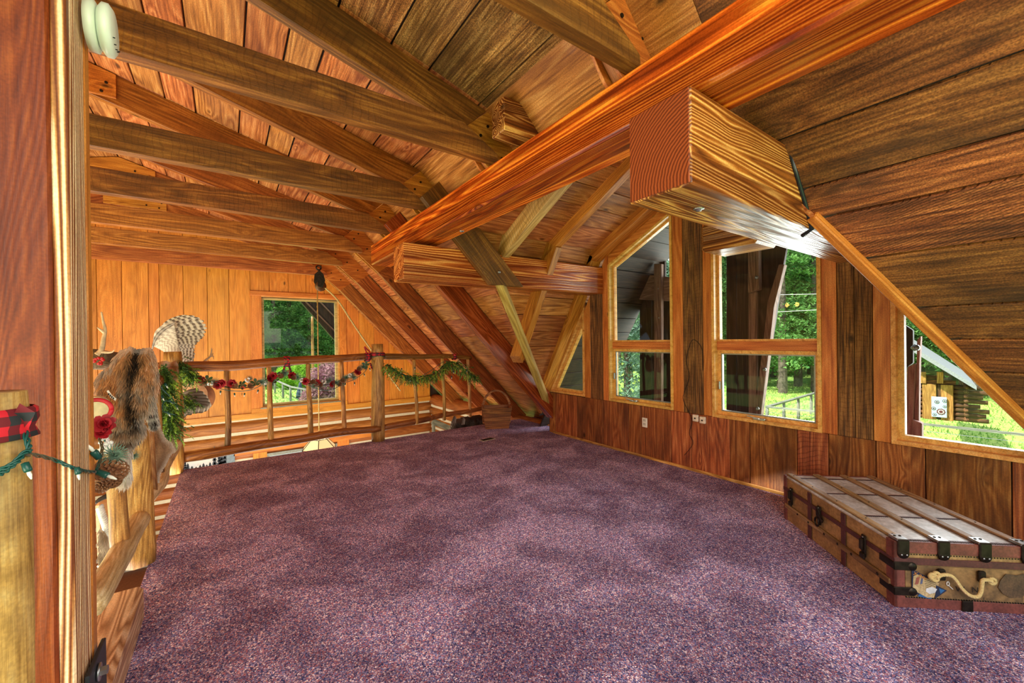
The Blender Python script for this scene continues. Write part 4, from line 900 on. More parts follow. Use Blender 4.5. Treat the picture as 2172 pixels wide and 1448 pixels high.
def feather(name, base, tip, w, parent, c1, c2, bars, nrm=(0, -1, 0), edge=None, curve=.0):
    base = Vector(base); tip = Vector(tip); d = tip-base; L = d.length; nrm = Vector(nrm).normalized(); s = d.normalized().cross(nrm)
    V, F, C = [], [], []; n = max(22, bars*3); ph_ = random.random() if bars > 5 else 0
    for i in range(n+1):
        t = i/n; ww = w*(.35+.65*min(1, t*2.2))*sqrt(max(.0, 1-max(0, (t-.82)/.18)**2)); p = base+d*t+s*curve*sin(t*pi)*L+nrm*(.004*sin(t*3))
        dk = (int(t*bars+ph_*2) % 2); c = c1 if dk else c2
        if edge and t > .93: c = edge
        for k, q in enumerate((-1, -.15, .15, 1)):
            V.append(p+s*ww*q+nrm*(.003 if k in (1, 2) else 0)); C.append(c if k in (0, 3) else (mixc(c, cW, .3)))
    for i in range(n):
        for k in range(3): a = i*4+k; F.append((a, a+1, a+5, a+4))
    c0 = sum(V, Vector())/len(V)
    return mobj(name, [v-c0 for v in V], F, M_VC, parent, Matrix.Translation(c0), False, C)
wg = thing('turkey_wing', 'spread barred turkey wing fan standing up behind the corner post', 'wing', PY(345, 740, 5.9))
cb = L3((82, 60, 46)); cwh = L3((214, 200, 180))
tips = [(400, 669), (413, 670), (424, 674), (433, 680), (437, 688), (439, 695), (437, 703), (434, 710), (430, 715), (424, 721), (418, 727), (414, 735), (413, 743), (414, 751), (413, 758), (411, 765), (404, 772)]
TPX = []
for i in range(len(tips)-1):
    for h in (0, .5): TPX.append((tips[i][0]+(tips[i+1][0]-tips[i][0])*h, tips[i][1]+(tips[i+1][1]-tips[i][1])*h, i+h))
for x_, y_, i in TPX:
    t = i/16; bpt = (334+t*22, 722+t*30)
    fl_ = 1.0 if i == int(i) else .93
    x_ = bpt[0]+(x_-bpt[0])*fl_; y_ = bpt[1]+(y_-bpt[1])*fl_
    feather('feather', PY(*bpt, 5.95-.003*i), PY(x_, y_, 5.95-.003*i), .029, wg, cb, cwh, 17, curve=-.17*(1-t)**1.1)
for i in range(16):
    t = i/15; feather('covert', PY(327+t*22, 735+t*10, 5.88-.002*i), PY(368+t*14, 683+t*62, 5.88-.002*i), .03, wg, L3((168, 150, 132)), cwh, 10, curve=-.15*(1-t))
feather('leading_edge', PY(322, 746, 5.84), PY(372, 684, 5.84), .016, wg, L3((60, 48, 40)), L3((120, 104, 90)), 12, curve=-.14)
tlf = thing('turkey_tail', 'brown turkey tail fan with white tips below the top rail', 'tail fan', PY(385, 870, 5.95))
tips = [(425, 829), (435, 836), (442, 844), (446, 852), (449, 860), (444, 866), (436, 869), (424, 869), (410, 872), (397, 877)]
for i, tp in enumerate(tips):
    feather('feather', PY(382, 838+i*4.2, 6.0-.006*i), PY(*tp, 6.0-.006*i), .045, tlf, L3((74, 54, 40)), L3((104, 80, 62)), 2, edge=cwh)
hp = thing('leather_plaque', 'round tan leather plaque behind the brown tail fan', 'plaque', PY(420, 845, 6.15))
def disc(name, px, py, rx, ry, Y, mat, parent, t=.02):
    c = PY(px, py, Y); a = PY(px+rx, py, Y); b = PY(px, py+ry, Y); R1 = (a-c).x; R2 = abs((b-c).z)
    return prism(name, [(c.x+R1*cos(q*2*pi/36), c.z+R2*sin(q*2*pi/36)) for q in range(36)], Y-t/2, Y+t/2, 1, mat, parent, bev=.003)
disc('plaque_body', 420, 843, 37, 32, 6.15, plain('brown_leather', (176, 112, 66), .5), hp, .03)
disc('inner_skin', 408, 838, 33, 27, 6.12, plain('pale_tan_leather', (222, 168, 124), .5), hp, .02)
def antler(name, label, pts, branches, r, Y):
    t = thing(name, label, 'antler', PY(*pts[0], Y)); P = smooth([PY(x, y, Y) for x, y in pts], 5)
    tube('main_beam', P, lambda q: r*(1-.75*q), M_BONE, t, 10)
    for bpts in branches: tube('tine', smooth([PY(x, y, Y-.01*i) for i, (x, y) in enumerate(bpts)], 5), lambda q: r*.75*(1-.85*q), M_BONE, t, 8)
antler('antler', 'tall forked antler standing by the near post against the pine wall', [(206, 752), (216, 740), (220, 718), (223, 700), (219, 682), (215, 661)], [[(213, 746), (228, 747), (238, 746), (243, 741)], [(222, 705), (213, 699), (206, 694)]], .016, 3.6)
antler('antler', 'small pale antler lying on the top rail right of the wing', [(428, 772), (438, 762), (446, 755), (449, 742), (448, 738)], [[(445, 756), (452, 755), (453, 762)], [(449, 756), (452, 748)]], .015, 5.85)
dr = thing('hand_drum', 'round skin hand drum with red rim beside the near post', 'drum', PY(205, 870, 2.6))
disc('drum_skin', 203, 870, 33, 30, 2.60, M_DRUM, dr, .05)
c = PY(203, 870, 2.57); a = PY(236, 870, 2.57); R1 = a.x-c.x; tube('red_rim', [(c.x+R1*1.02*cos(q), 2.57, c.z+R1*.94*sin(q)) for q in [2*pi*k/30 for k in range(30)]], .009, M_REDC, dr, 8, closed=True)
# laced hide bag low left
bg_ = thing('hide_bag', 'tan rawhide bag with white laced fur edges behind the left railing', 'bag', PY(228, 1190, 3.4))
c = PY(222, 1110, 3.5)
prism('bag_body', [tuple(PY(x, y, 3.5)[k] for k in (0, 2)) for x, y in ((200, 1068), (245, 1050), (262, 1052), (262, 1180), (235, 1195), (205, 1190))], 3.5, 3.6, 1, M_LEATH, bg_, bev=.02)
for j, line in enumerate(([(206, 1062), (225, 1052), (248, 1046), (258, 1047)], [(212, 1075), (222, 1105), (232, 1135), (242, 1160)], [(215, 1195), (230, 1190), (245, 1184)])):
    P = smooth([PY(x, y, 3.46) for x, y in line], 8); V, F = [], []
    for i, p in enumerate(P):
        lathe_c = p; tubeg([p+Vector((-.012, 0, -.012)), p+Vector((.0, -.012, .0)), p+Vector((.012, 0, .012))], .009, 6, V, F)
    mobj('lacing', V, F, M_SNOW if j else M_FURD, bg_, None, True)
furcoat('x', 'x', 'x', [(PY(x, y, 3.45).x, PY(x, y, 3.45).z) for x, y in ((212, 1120), (226, 1130), (236, 1160), (240, 1182), (225, 1190), (212, 1192))], lambda u, v, d: mixc(cG, cDW, .4+noise.noise((u*3, v*3, 1))), lambda u, z: Vector((u, 3.45, z)), parent=bg_, n=1800, L=.03, thick=.02)

# =================================================================== GARLANDS
def cone_mesh():
    V, F, C = [], [], []; n = 70
    for i in range(n):
        t = i/n; a = i*2.39996; z = -.5+t; r = .38*sin(pi*(.12+.80*t))**.8
        ou = Vector((cos(a), sin(a), .35)); s = Vector((-sin(a), cos(a), 0)); b = Vector((cos(a)*r*.45, sin(a)*r*.45, z)); e = b+ou*r*.75; w = .11*(1.1-.5*t)
        k = len(V); V += [b-s*w*.5, b+s*w*.5, e+s*w, e-s*w, e+ou*.03+Vector((0, 0, .05))]; C += [L3((96, 58, 38))]*2+[L3((140, 96, 66))]*2+[L3((228, 214, 200))]; F += [(k, k+1, k+2, k+3), (k+3, k+2, k+4)]
    me = bpy.data.meshes.new('pinecone'); me.from_pydata([tuple(v) for v in V], [], F); me.materials.append(M_VC)
    a = me.color_attributes.new('Col', 'FLOAT_COLOR', 'POINT'); a.data.foreach_set('color', [c for q in C for c in (q[0], q[1], q[2], 1)]); return me
ME_CONE = cone_mesh()
def rosette_mesh(name, mat, npet, L, w, layers):
    V, F = [], []
    for l in range(layers):
        for i in range(npet):
            a = 2*pi*i/npet+l*.5; e = .35+.5*l; d = Vector((cos(a)*cos(e), sin(a)*cos(e), sin(e))); s = Vector((-sin(a), cos(a), 0)); k = len(V); q = L*(1-.22*l)
            V += [Vector((0, 0, 0)), d*q*.5+s*w, d*q*.5-s*w, d*q*.85+s*w*.8, d*q*.85-s*w*.8, d*q]; F += [(k, k+1, k+2), (k+1, k+3, k+4, k+2), (k+3, k+5, k+4)]
    me = bpy.data.meshes.new(name); me.from_pydata([tuple(v) for v in V], [], F); me.materials.append(mat); return me
ME_ROSE = rosette_mesh('red_flower', M_RED, 7, 1, .34, 3)
ME_SPRIG = rosette_mesh('frosted_sprig', M_SAGE, 22, 1, .035, 4)
ME_HOLLY = rosette_mesh('holly_leaf', plain('dark_green_leaf', (56, 88, 52), .5), 5, 1, .3, 1)
def berry_mesh(mat, name):
    bm = bmesh.new()
    for i in range(9):
        a = i*2.4; bmesh.ops.create_icosphere(bm, subdivisions=1, radius=.3, matrix=Matrix.Translation((cos(a)*.5, sin(a)*.5, .5*sin(i*1.3))))
    me = bpy.data.meshes.new(name); bm.to_mesh(me); bm.free(); me.materials.append(mat); return me
ME_BERRY = berry_mesh(M_BERRY, 'red_berries'); ME_WB = berry_mesh(M_SNOW, 'white_berries')
def place(me, name, p, s, parent, d=None):
    o = bpy.data.objects.new(name, me); d = d or (random.uniform(-1, 1), -1.3, random.uniform(-.6, 1))
    return put(o, aim(p, d) @ Matrix.Rotation(random.uniform(0, 6), 4, 'Z') @ Matrix.Diagonal((s, s, s, 1)), parent)
gd = thing('pinecone_garland', 'garland of pinecones, red flowers and frosted sprigs swagged under the far top rail', 'garland', PY(560, 820, 5.7))
YQ = 5.72
gl_pts = [(410, 797), (425, 808), (445, 815), (465, 818), (490, 822), (510, 823), (532, 820), (552, 812), (568, 802), (580, 795), (600, 790), (618, 800), (635, 805), (650, 813), (672, 813), (700, 816), (718, 808), (735, 798), (752, 788), (770, 778)]
tube('wire', smooth([PY(x, y, YQ) for x, y in gl_pts], 5), .006, M_GAP, gd, 5)
tube('wire', smooth([PY(x, y, YQ-.02) for x, y in ((410, 806), (445, 818), (475, 826), (500, 829), (525, 828), (548, 820), (575, 800), (600, 785), (612, 790))], 5), .004, M_GREENW, gd, 5)
tube('wire', smooth([PY(x, y, YQ-.02) for x, y in ((650, 815), (680, 826), (705, 826), (730, 812), (750, 805), (772, 790), (780, 778))], 5), .004, M_GREENW, gd, 5)
kinds = [(ME_ROSE, 'red_flower', .055), (ME_CONE, 'pinecone', .075), (ME_SPRIG, 'frosted_sprig', .07), (ME_ROSE, 'red_flower', .055), (ME_CONE, 'pinecone', .08), (ME_HOLLY, 'holly_leaf', .06), (ME_BERRY, 'red_berries', .03), (ME_WB, 'white_berries', .04)]
seq = [(424, 806, 0), (430, 812, 1), (440, 806, 5), (447, 813, 7), (455, 812, 2), (462, 816, 0), (472, 812, 0), (492, 813, 0), (498, 818, 1), (512, 816, 5), (516, 822, 6), (525, 806, 7), (532, 818, 1), (542, 812, 5), (555, 810, 2), (560, 812, 7), (572, 803, 0), (580, 797, 0), (596, 797, 1), (604, 789, 2), (612, 788, 6), (618, 795, 0), (622, 800, 1), (633, 800, 2), (640, 806, 7), (648, 808, 0), (664, 810, 1), (672, 812, 0), (668, 818, 2), (678, 816, 1), (688, 810, 7), (696, 806, 2), (704, 813, 0), (712, 812, 2), (720, 814, 1), (728, 806, 1), (735, 802, 2), (742, 796, 7), (750, 798, 2), (758, 790, 0), (762, 782, 1), (770, 778, 2), (776, 774, 5), (408, 800, 5), (584, 806, 5)]
for x, y, k in seq:
    me, nm, s = kinds[k]; place(me, nm, PY(x, y, YQ-.03), s, gd)
    if k in (1, 7) : place(ME_SPRIG, 'frosted_sprig', PY(x+3, y-2, YQ), .055, gd)
for x, y in ((468, 828), (497, 833), (519, 833), (548, 826), (733, 812), (752, 810), (772, 792), (784, 780)): xmas(PY(x, y, YQ-.03), (random.uniform(-.3, .3), 0, -1), gd, .9)
for n_, (px, py, rr) in enumerate(((608, 777, .064), (779, 765, .058))):
    lab = ('plaid ribbon knotted round the far top rail above the window', 'plaid ribbon tied on the top rail just left of the middle post')[n_]
    p = PY(px, py, 5.80); t = thing('plaid_ribbon', lab, 'ribbon', (p.x, 5.80, p.z)); redband('ribbon_band', (p.x, 5.80, 1.165 if n_ == 0 else 1.185), rr, (1, 0, 0), t, .035)
    z0 = 1.11
    for s in (-.03, .02): mobj('ribbon_tail', [(p.x+s-.012, 5.73, z0), (p.x+s+.012, 5.73, z0), (p.x+s*1.8+.015, 5.71, z0-.09), (p.x+s*1.8-.01, 5.71, z0-.085)], [(0, 1, 2, 3)], M_PLAID, t)
    if n_: tube('ribbon_loop', smooth([(p.x-.01, 5.76, 1.23), (p.x-.05, 5.75, 1.33), (p.x-.02, 5.74, 1.30), (p.x+.02, 5.75, 1.26), (p.x, 5.76, 1.22)], 5), .009, M_RED, t, 6)
t = thing('plaid_ribbon', 'plaid ribbon wound round the middle newel post top', 'ribbon', (xp, 5.8, 1.23)); redband('ribbon_band', (xp, 5.8, 1.225), .093, (0, 0, 1), t, .025)
tube('light_wire', [(xp+.104*cos(a), 5.8+.104*sin(a), 1.195+.01*sin(3*a)) for a in [2*pi*k/20 for k in range(20)]], .004, M_GREENW, t, 5, closed=True)
rr = thing('red_ribbon_tail', 'thin pink-red ribbon hanging beside the middle rail post', 'ribbon', (1.67, 5.84, .5))
q = [PY(790, 790, 5.9), PY(794, 800, 5.9), PY(793, 850, 5.9), PY(792, 868, 5.9), PY(784, 888, 5.9), PY(790, 884, 5.9), PY(796, 872, 5.9), PY(797, 800, 5.9)]
mobj('ribbon_strip', q, [(0, 1, 7), (1, 2, 6, 7), (2, 3, 6), (3, 4, 5, 6)], plain('pink_ribbon', (214, 64, 80), .6), rr)
def cedar(name, label, pts, n, Y, L=.11, dens=26, down=.7):
    t = thing(name, label, 'garland', PY(*pts[0], Y)); P = smooth([PY(x, y, Y) for x, y in pts], 8); tube('wire', P, .006, M_GAP, t, 5)
    for li, mat in enumerate((M_NEEDLE, M_NEEDLEL)):
        V, F = [], []
        for i in range(n if li == 0 else n//2):
            p = random.choice(P)+Vector((random.gauss(0, .02), random.gauss(0, .025), random.gauss(0, .02)))
            d = Vector((random.uniform(-1, 1), random.uniform(-.9, .5), random.uniform(-1.2, .45)-down*.5)).normalized(); l = L*random.uniform(.6, 1.3)
            for k in range(dens):
                tt = (.35 if li else 0)+(.65 if li else 1)*k/dens; b = p+d*l*tt+Vector((0, 0, -.25*l*tt*tt))
                s = Vector((random.uniform(-1, 1), random.uniform(-1, 1), random.uniform(-1, 1))); e = (d*.7+s*.8).normalized()*.022; w = e.cross(s).normalized()*.0045
                c = len(V); V += [b-w, b+w, b+e]; F.append((c, c+1, c+2))
        o = mobj('needles', V, F, mat, t); o['kind'] = 'stuff'
    return t, P
g2, P2_ = cedar('evergreen_garland', 'green cedar garland swagged on the right half of the far railing', [(822, 773), (835, 782), (850, 792), (866, 797), (882, 800), (900, 797), (918, 793), (932, 784), (944, 772), (960, 768), (972, 772), (985, 782), (1000, 793), (1010, 800)], 340, 5.72, L=.12)
for x, y, c in ((852, 780, 0), (958, 797, 1), (962, 786, 1), (850, 786, 1), (880, 778, 1), (990, 783, 1), (870, 803, 1)): xmas(PY(x, y, 5.68), (0, 0, -1), g2, .9)
tube('wire', smooth([PY(x, y, 5.70) for x, y in ((824, 778), (850, 790), (880, 802), (915, 785), (935, 770), (950, 766), (965, 790), (985, 795))], 5), .004, M_GREENW, g2, 5)
t = thing('plaid_ribbon', 'dark red ribbon tied at the top of the cedar garland on the right rail', 'ribbon', PY(963, 757, 5.78)); p = PY(963, 757, 5.80); redband('ribbon_band', (p.x, 5.80, p.z-.0), .045, (1, 0, 0), t, .03); place(ME_BERRY, 'red_berries', PY(965, 752, 5.74), .03, t)
g3, _ = cedar('evergreen_garland', 'green cedar garland with lights hanging down the left corner post', [(345, 780), (352, 800), (345, 820), (350, 840), (360, 855), (352, 870), (362, 890), (358, 905)], 320, 4.6, L=.13, down=1.2)
for x, y in ((350, 812), (342, 838), (360, 846), (372, 858), (355, 872), (338, 812)): xmas(PY(x, y, 4.52), (.4, 0, -1), g3, 1)
wires('wire', [PY(x, y, 4.5) for x, y in ((335, 805), (345, 825), (360, 840), (370, 855), (350, 850), (345, 870), (372, 880))], g3)
g4, _ = cedar('evergreen_garland', 'short cedar spray at the left end of the far top rail', [(380, 768), (388, 778), (396, 786), (404, 794), (412, 800)], 90, 5.66, L=.1)
g5, _ = cedar('evergreen_garland', 'bright cedar twig hanging in front of the brown tail fan', [(378, 838), (392, 843), (402, 850), (410, 856)], 50, 5.9, L=.07)
g6 = thing('pinecone_cluster', 'cluster of large pinecones, white berries and red flower beside the near post', 'garland', PY(225, 960, 2.5))
for x, y, k, s in ((219, 899, 0, .045), (226, 912, 0, .04), (215, 918, 0, .035), (222, 935, 7, .025), (228, 945, 7, .028), (222, 955, 7, .026), (230, 940, 7, .02), (236, 962, 2, .055), (246, 968, 2, .05), (228, 995, 1, .11), (243, 1000, 1, .1), (225, 1022, 1, .07), (240, 1020, 1, .07), (215, 1030, 1, .06), (278, 945, 1, .05), (244, 958, 6, .012), (282, 965, 2, .04)):
    me, nm, _s = kinds[k]; place(me, nm, PY(x, y, 2.45 if x < 260 else 3.1), s, g6)
tube('wire', smooth([PY(x, y, 2.5) for x, y in ((206, 890), (220, 930), (238, 965), (232, 1000), (220, 1030))], 5), .004, M_GREENW, g6, 6)
for x, y in ((210, 765),): place(ME_BERRY, 'red_berries', PY(x, y, 3.0), .03, thing('berry_sprig', 'bright red berries on the dark rail beside the antler', 'berries', PY(x, y, 3.0)))
tag(logpole('stair_rail', PY(198, 762, 3.6), PY(262, 768, 3.9), .07, .06, wood('dark_bark', (60, 42, 28), (92, 68, 46), (120, 92, 66), rough=.8, bump=.6), None), 'dark bark-covered pole behind the pelt and antler', 'pole')
# mounted animal below
am = thing('animal_mount', 'dark grey furry animal hide with upright ears just below the loft edge', 'mount', PY(975, 900, 6.3))
furcoat('x', 'x', 'x', [(PY(x, y, 6.3).x, PY(x, y, 6.3).z) for x, y in ((950, 912), (955, 900), (960, 886), (967, 888), (975, 885), (990, 881), (1010, 880), (1030, 878), (1034, 910), (1000, 925), (960, 925))], lambda u, v, d: mixc(L3((88, 74, 64)), L3((52, 44, 40)), .5+noise.noise((u*4, v*4, 2))), lambda u, z: Vector((u, 6.3, z)), parent=am, n=3000, L=.03, thick=.12)
for ex_, ey_ in ((963, 890), (982, 893)):
    c = PY(ex_, ey_, 6.12); mobj('ear', [c+Vector((-.035, 0, -.06)), c+Vector((-.03, -.02, .04)), c+Vector((0, -.01, .08)), c+Vector((.035, -.02, .03)), c+Vector((.03, 0, -.06)), c+Vector((0, .03, 0))], [(0, 1, 5), (1, 2, 5), (2, 3, 5), (3, 4, 5), (4, 0, 5)], plain('ear_skin', (120, 104, 92), .7), am)
gf = thing('grey_door_frame', 'weathered grey wooden frame below the loft edge beside the log corner', 'frame', PY(925, 900, 8.6))
box('frame_side', *sorted((PY(917, 900, 8.2).x, PY(922, 900, 8.2).x)), 8.17, 8.23, -2.5, PY(920, 893, 8.2).z, W_GREY, gf); beam('frame_head', PY(917, 893, 8.2), PX(958, 910, 4.1), .06, .12, W_GREY, gf)

# =================================================================== BASKET, VENT
bk = thing('wooden_basket', 'old brown wooden box basket with hoop handle on the carpet at the eave', 'basket', (3.5, 5.42, 0))
Bx = Matrix.Translation((3.56, 5.50, 0)) @ Matrix.Rotation(-.50, 4, 'Z') @ Matrix.Diagonal((1.28, 1.2, 1.12, 1))
def slopebox(name, w0, d0, w1, d1, z0, z1, t, mat, parent, M):
    o0 = [(-w0, -d0), (w0, -d0), (w0, d0), (-w0, d0)]; o1 = [(-w1, -d1), (w1, -d1), (w1, d1), (-w1, d1)]
    for k in range(4):
        a, b = o0[k], o0[(k+1) % 4]; c, d = o1[(k+1) % 4], o1[k]; n_ = 3
        for r in range(n_):
            f0_, f1_ = r/n_, (r+1)/n_-.012
            def L_(p, q, f): return (p[0]+(q[0]-p[0])*f, p[1]+(q[1]-p[1])*f, z0+(z1-z0)*f)
            def sc(p): return (p[0]*(1-t/w0), p[1]*(1-t/d0), p[2])
            dip = .03 if (k % 2 == 0 and r == 2) else 0
            pts = [L_(a, d, f0_), L_(b, c, f0_), L_(b, c, f1_), L_(a, d, f1_)]
            pts[2] = (pts[2][0], pts[2][1], pts[2][2]-dip); pts[3] = (pts[3][0], pts[3][1], pts[3][2]-dip)
            v = pts+[sc(p) for p in pts]
            mobj('side_board', v, [(0, 1, 2, 3), (7, 6, 5, 4), (0, 4, 5, 1), (1, 5, 6, 2), (2, 6, 7, 3), (3, 7, 4, 0)], mat, parent, M)
slopebox('basket', .145, .115, .185, .15, .0, .33, .015, W_BASK, bk, Bx)
box('bottom_board', -.14, .14, -.11, .11, .0, .015, W_BASK, bk, M=Bx)
V, F = [], []; hp_ = [(-.185*cos(a) if True else 0, 0, .27+.27*sin(a)) for a in [pi*k/18 for k in range(19)]]; hp_ = [(-.175, 0, .06)]+hp_+[(.175, 0, .06)]
for i, p in enumerate(hp_):
    for dx, dy in ((1, -.026), (1, .026), (.88, .026), (.88, -.026)): V.append((p[0]*dx, dy, p[2] if dx == 1 else p[2]-.022*(1 if 1 < i < 19 else 0)))
for i in range(len(hp_)-1):
    for k in range(4): a = i*4+k; b = i*4+(k+1) % 4; F.append((a, b, b+4, a+4))
mobj('hoop_handle', V, F, W_BASK, bk, Bx)
for s in (-1, 1):
    for dx in (-.14, .14): pass
vn = thing('floor_register', 'small dark floor register with pale rim set in the carpet', 'vent', (3.0, 4.88, 0))
Vm = Matrix.Translation((3.0, 4.88, 0)) @ Matrix.Rotation(.1, 4, 'Z')
box('rim', -.11, .11, -.055, .055, 0.0, .006, plain('cream_metal', (206, 200, 180), .4), vn, M=Vm); box('grille', -.095, .095, -.04, .04, .005, .008, M_IRON, vn, M=Vm, bev=0)
for i in range(8): box('louver', -.09+i*.024, -.083+i*.024, -.038, .038, .007, .010, M_GAP, vn, M=Vm, bev=0)

# =================================================================== TRUNK
P0 = Vector((2.812, .575, 0)); U = Vector((.672, .741, 0)).normalized(); Vv = Vector((U.y, -U.x, 0))
TL, TW, TH = 1.04, .63, .335
TM = Matrix(((U.x, Vv.x, 0, P0.x), (U.y, Vv.y, 0, P0.y), (0, 0, 1, 0), (0, 0, 0, 1)))
tk = thing('steamer_trunk', 'antique flat wooden-slatted travel trunk with rope handle on the carpet by the wall', 'trunk', P0)
def tmat(name, c, c2, sc=8, amt=.6, rough=.6, bump=.3):
    m = N(name); tc = m.a('ShaderNodeTexCoord'); n1 = m.a('ShaderNodeTexNoise', {'Vector': tc.outputs['Object'], 'Scale': sc, 'Detail': 8, 'Roughness': .7}); n2 = m.a('ShaderNodeTexNoise', {'Vector': tc.outputs['Object'], 'Scale': sc*9, 'Detail': 5})
    col = m.mix(m.math('MULTIPLY', m.ramp(n1.outputs[0], [(.42, (0, 0, 0, 1)), (.6, (1, 1, 1, 1))]), amt), lin(c), lin(c2)); col = m.mix(1, col, m.ramp(n2.outputs[0], [(.3, (.7, .7, .7, 1)), (.7, (1.2, 1.2, 1.2, 1))]), 'MULTIPLY')
    m.l(col, m.b.inputs['Base Color']); m.b.inputs['Roughness'].default_value = rough; m.bump(n2.outputs[0], bump, .003); return m.m
T_CAN = tmat('worn_canvas', (176, 138, 88), (120, 88, 54)); T_TOP = tmat('worn_white_canvas', (206, 204, 204), (150, 136, 122), 6, .7, .32); T_LEA = tmat('cracked_leather', (128, 68, 58), (84, 44, 38), 10, .6, .5); T_DLEA = tmat('dark_leather_strap', (92, 48, 46), (66, 34, 34), 10, .6, .5); T_END = tmat('stained_end_canvas', (150, 114, 70), (92, 70, 46), 5, .8)
body = box('trunk_body', .004, TL-.004, .004, TW-.004, 0, TH-.012, T_CAN, tk, M=TM)
box('end_panel', 0, .004, .05, TW-.05, .045, .215, T_END, tk, bev=.001, M=TM)
lid = box('lid_top', .0, TL, .0, TW, TH-.014, TH, T_TOP, tk, M=TM)
# leather bindings, edges
def tb(name, *a, mat=T_LEA, parent=tk, bev=.002): return box(name, *a, mat, parent, bev=bev, M=TM)
tb('end_binding', -.004, .012, -.004, TW+.004, .0, .05, mat=T_LEA); tb('end_binding', -.004, .012, -.004, TW+.004, TH-.055, TH+.003, mat=T_LEA)
tb('end_binding', TL-.012, TL+.004, -.004, TW+.004, TH-.055, TH+.003)
tb('corner_binding', -.005, .05, -.005, .012, 0, TH+.002); tb('corner_binding', -.005, .012, -.005, .045, 0, TH+.002); tb('corner_binding', -.005, .012, TW-.04, TW+.005, 0, TH+.002)
tb('corner_binding', TL-.03, TL+.005, -.005, .012, 0, TH+.002)
tb('seam_band', -.007, .0, -.007, TW+.007, .222, .256, mat=T_DLEA); tb('seam_band', -.007, TL+.007, -.007, .0, .222, .250, mat=T_DLEA)
for xx in (.36, .70): tb('side_strap', xx, xx+.04, -.006, .0, .0, .318, mat=T_DLEA)
for xx in (.30, .62): pass
for j in range(4):
    yy = .035+j*.186; s = tb('lid_slat', .0, TL, yy-.022, yy+.022, TH, TH+.014, mat=W_SLAT, bev=.004)
    for xx in (.06, .25, .5, .75, .98):
        lathe('rivet', [(0, 0), (.006, 0), (.004, .003), (0, .004)], M_IRON, s, TM @ Matrix.Translation((xx, yy, TH+.013)), 8)
    cpt = tb('end_cap', -.010, .055, yy-.028, yy+.028, TH+.004, TH+.018, mat=M_GALV, bev=.004)
    cp2 = tb('end_cap', -.014, -.004, yy-.028, yy+.028, TH-.055, TH+.016, mat=M_IRON, bev=.005)
    lathe('cap_tip', [(0, 0), (.028, 0), (.026, .008), (0, .010)], M_IRON, cp2, TM @ Matrix.Translation((-.004, yy, TH-.055)) @ Matrix.Rotation(-pi/2, 4, 'Y'), 16)
    for dy in (-.012, .012):
        for (a_, zz) in ((0, TH-.06), (1, TH+.018)):
            if a_: lathe('rivet', [(0, 0), (.007, 0), (.005, .003), (0, .004)], M_IRON, cpt, TM @ Matrix.Translation((.03, yy+dy, zz)), 8)
            else: lathe('rivet', [(0, 0), (.006, 0), (.004, .003), (0, .004)], M_GALV, cp2, TM @ Matrix.Translation((-.014, yy+dy, zz)) @ Matrix.Rotation(-pi/2, 4, 'Y'), 8)
for xx in (.02, .31, .66, .96): # stitched leather cross seams on lid
    for j in range(3):
        y0 = .06+j*.186; q = tb('lid_seam', xx, xx+.014, y0, y0+.135, TH, TH+.002, mat=T_DLEA, bev=0)
        bm = bmesh.new()
        for k in range(12): addbox(bm, xx-.006, xx+.002, y0+.006+k*.011, y0+.011+k*.011, TH+.001, TH+.0028)
        tag(bmobj('stitching', bm, M_GAP, q, TM), kind='stuff')
bm = bmesh.new()
for k in range(46): addbox(bm, -.0052, -.003, .02+k*.013, .025+k*.013, TH-.062, TH-.057); addbox(bm, -.0052, .001, .05+k*.012, .055+k*.012, .052, .056)
tag(bmobj('stitching', bm, M_GAP, tk, TM), kind='stuff')
# side slat with patches and clasps
ss = tb('side_slat', .02, TL-.02, -.012, .0, .095, .13, mat=W_SLAT, bev=.004)
for xx in (.1, .3, .42, .55, .72, .85): lathe('rivet', [(0, 0), (.008, 0), (.006, .003), (0, .004)], M_IRON, ss, TM @ Matrix.Translation((xx, -.012, .112)) @ Matrix.Rotation(pi/2, 4, 'X'), 8)
for zc, nm in ((.215, 'corner_clamp'), (.085, 'corner_clamp')):
    a = tb(nm, -.012, -.004, -.012, .075, zc-.022, zc+.022, mat=M_IRON, bev=.004); tb('clamp_wing', -.012, .09, -.012, -.004, zc-.020, zc+.020, mat=M_IRON, parent=a, bev=.004)
    lathe('clamp_tip', [(0, 0), (.022, 0), (.020, .008), (0, .009)], M_IRON, a, TM @ Matrix.Translation((-.004, .075, zc)) @ Matrix.Rotation(-pi/2, 4, 'Y'), 16)
tb('bottom_clamp', -.014, -.004, .30, .35, .0, .055, mat=M_IRON, bev=.004); tb('bottom_clamp', -.014, -.004, TW-.03, TW+.01, .0, .06, mat=M_IRON, bev=.004)
tb('corner_clamp', -.012, -.004, TW-.03, TW+.012, .085, .12, mat=M_IRON, bev=.006)
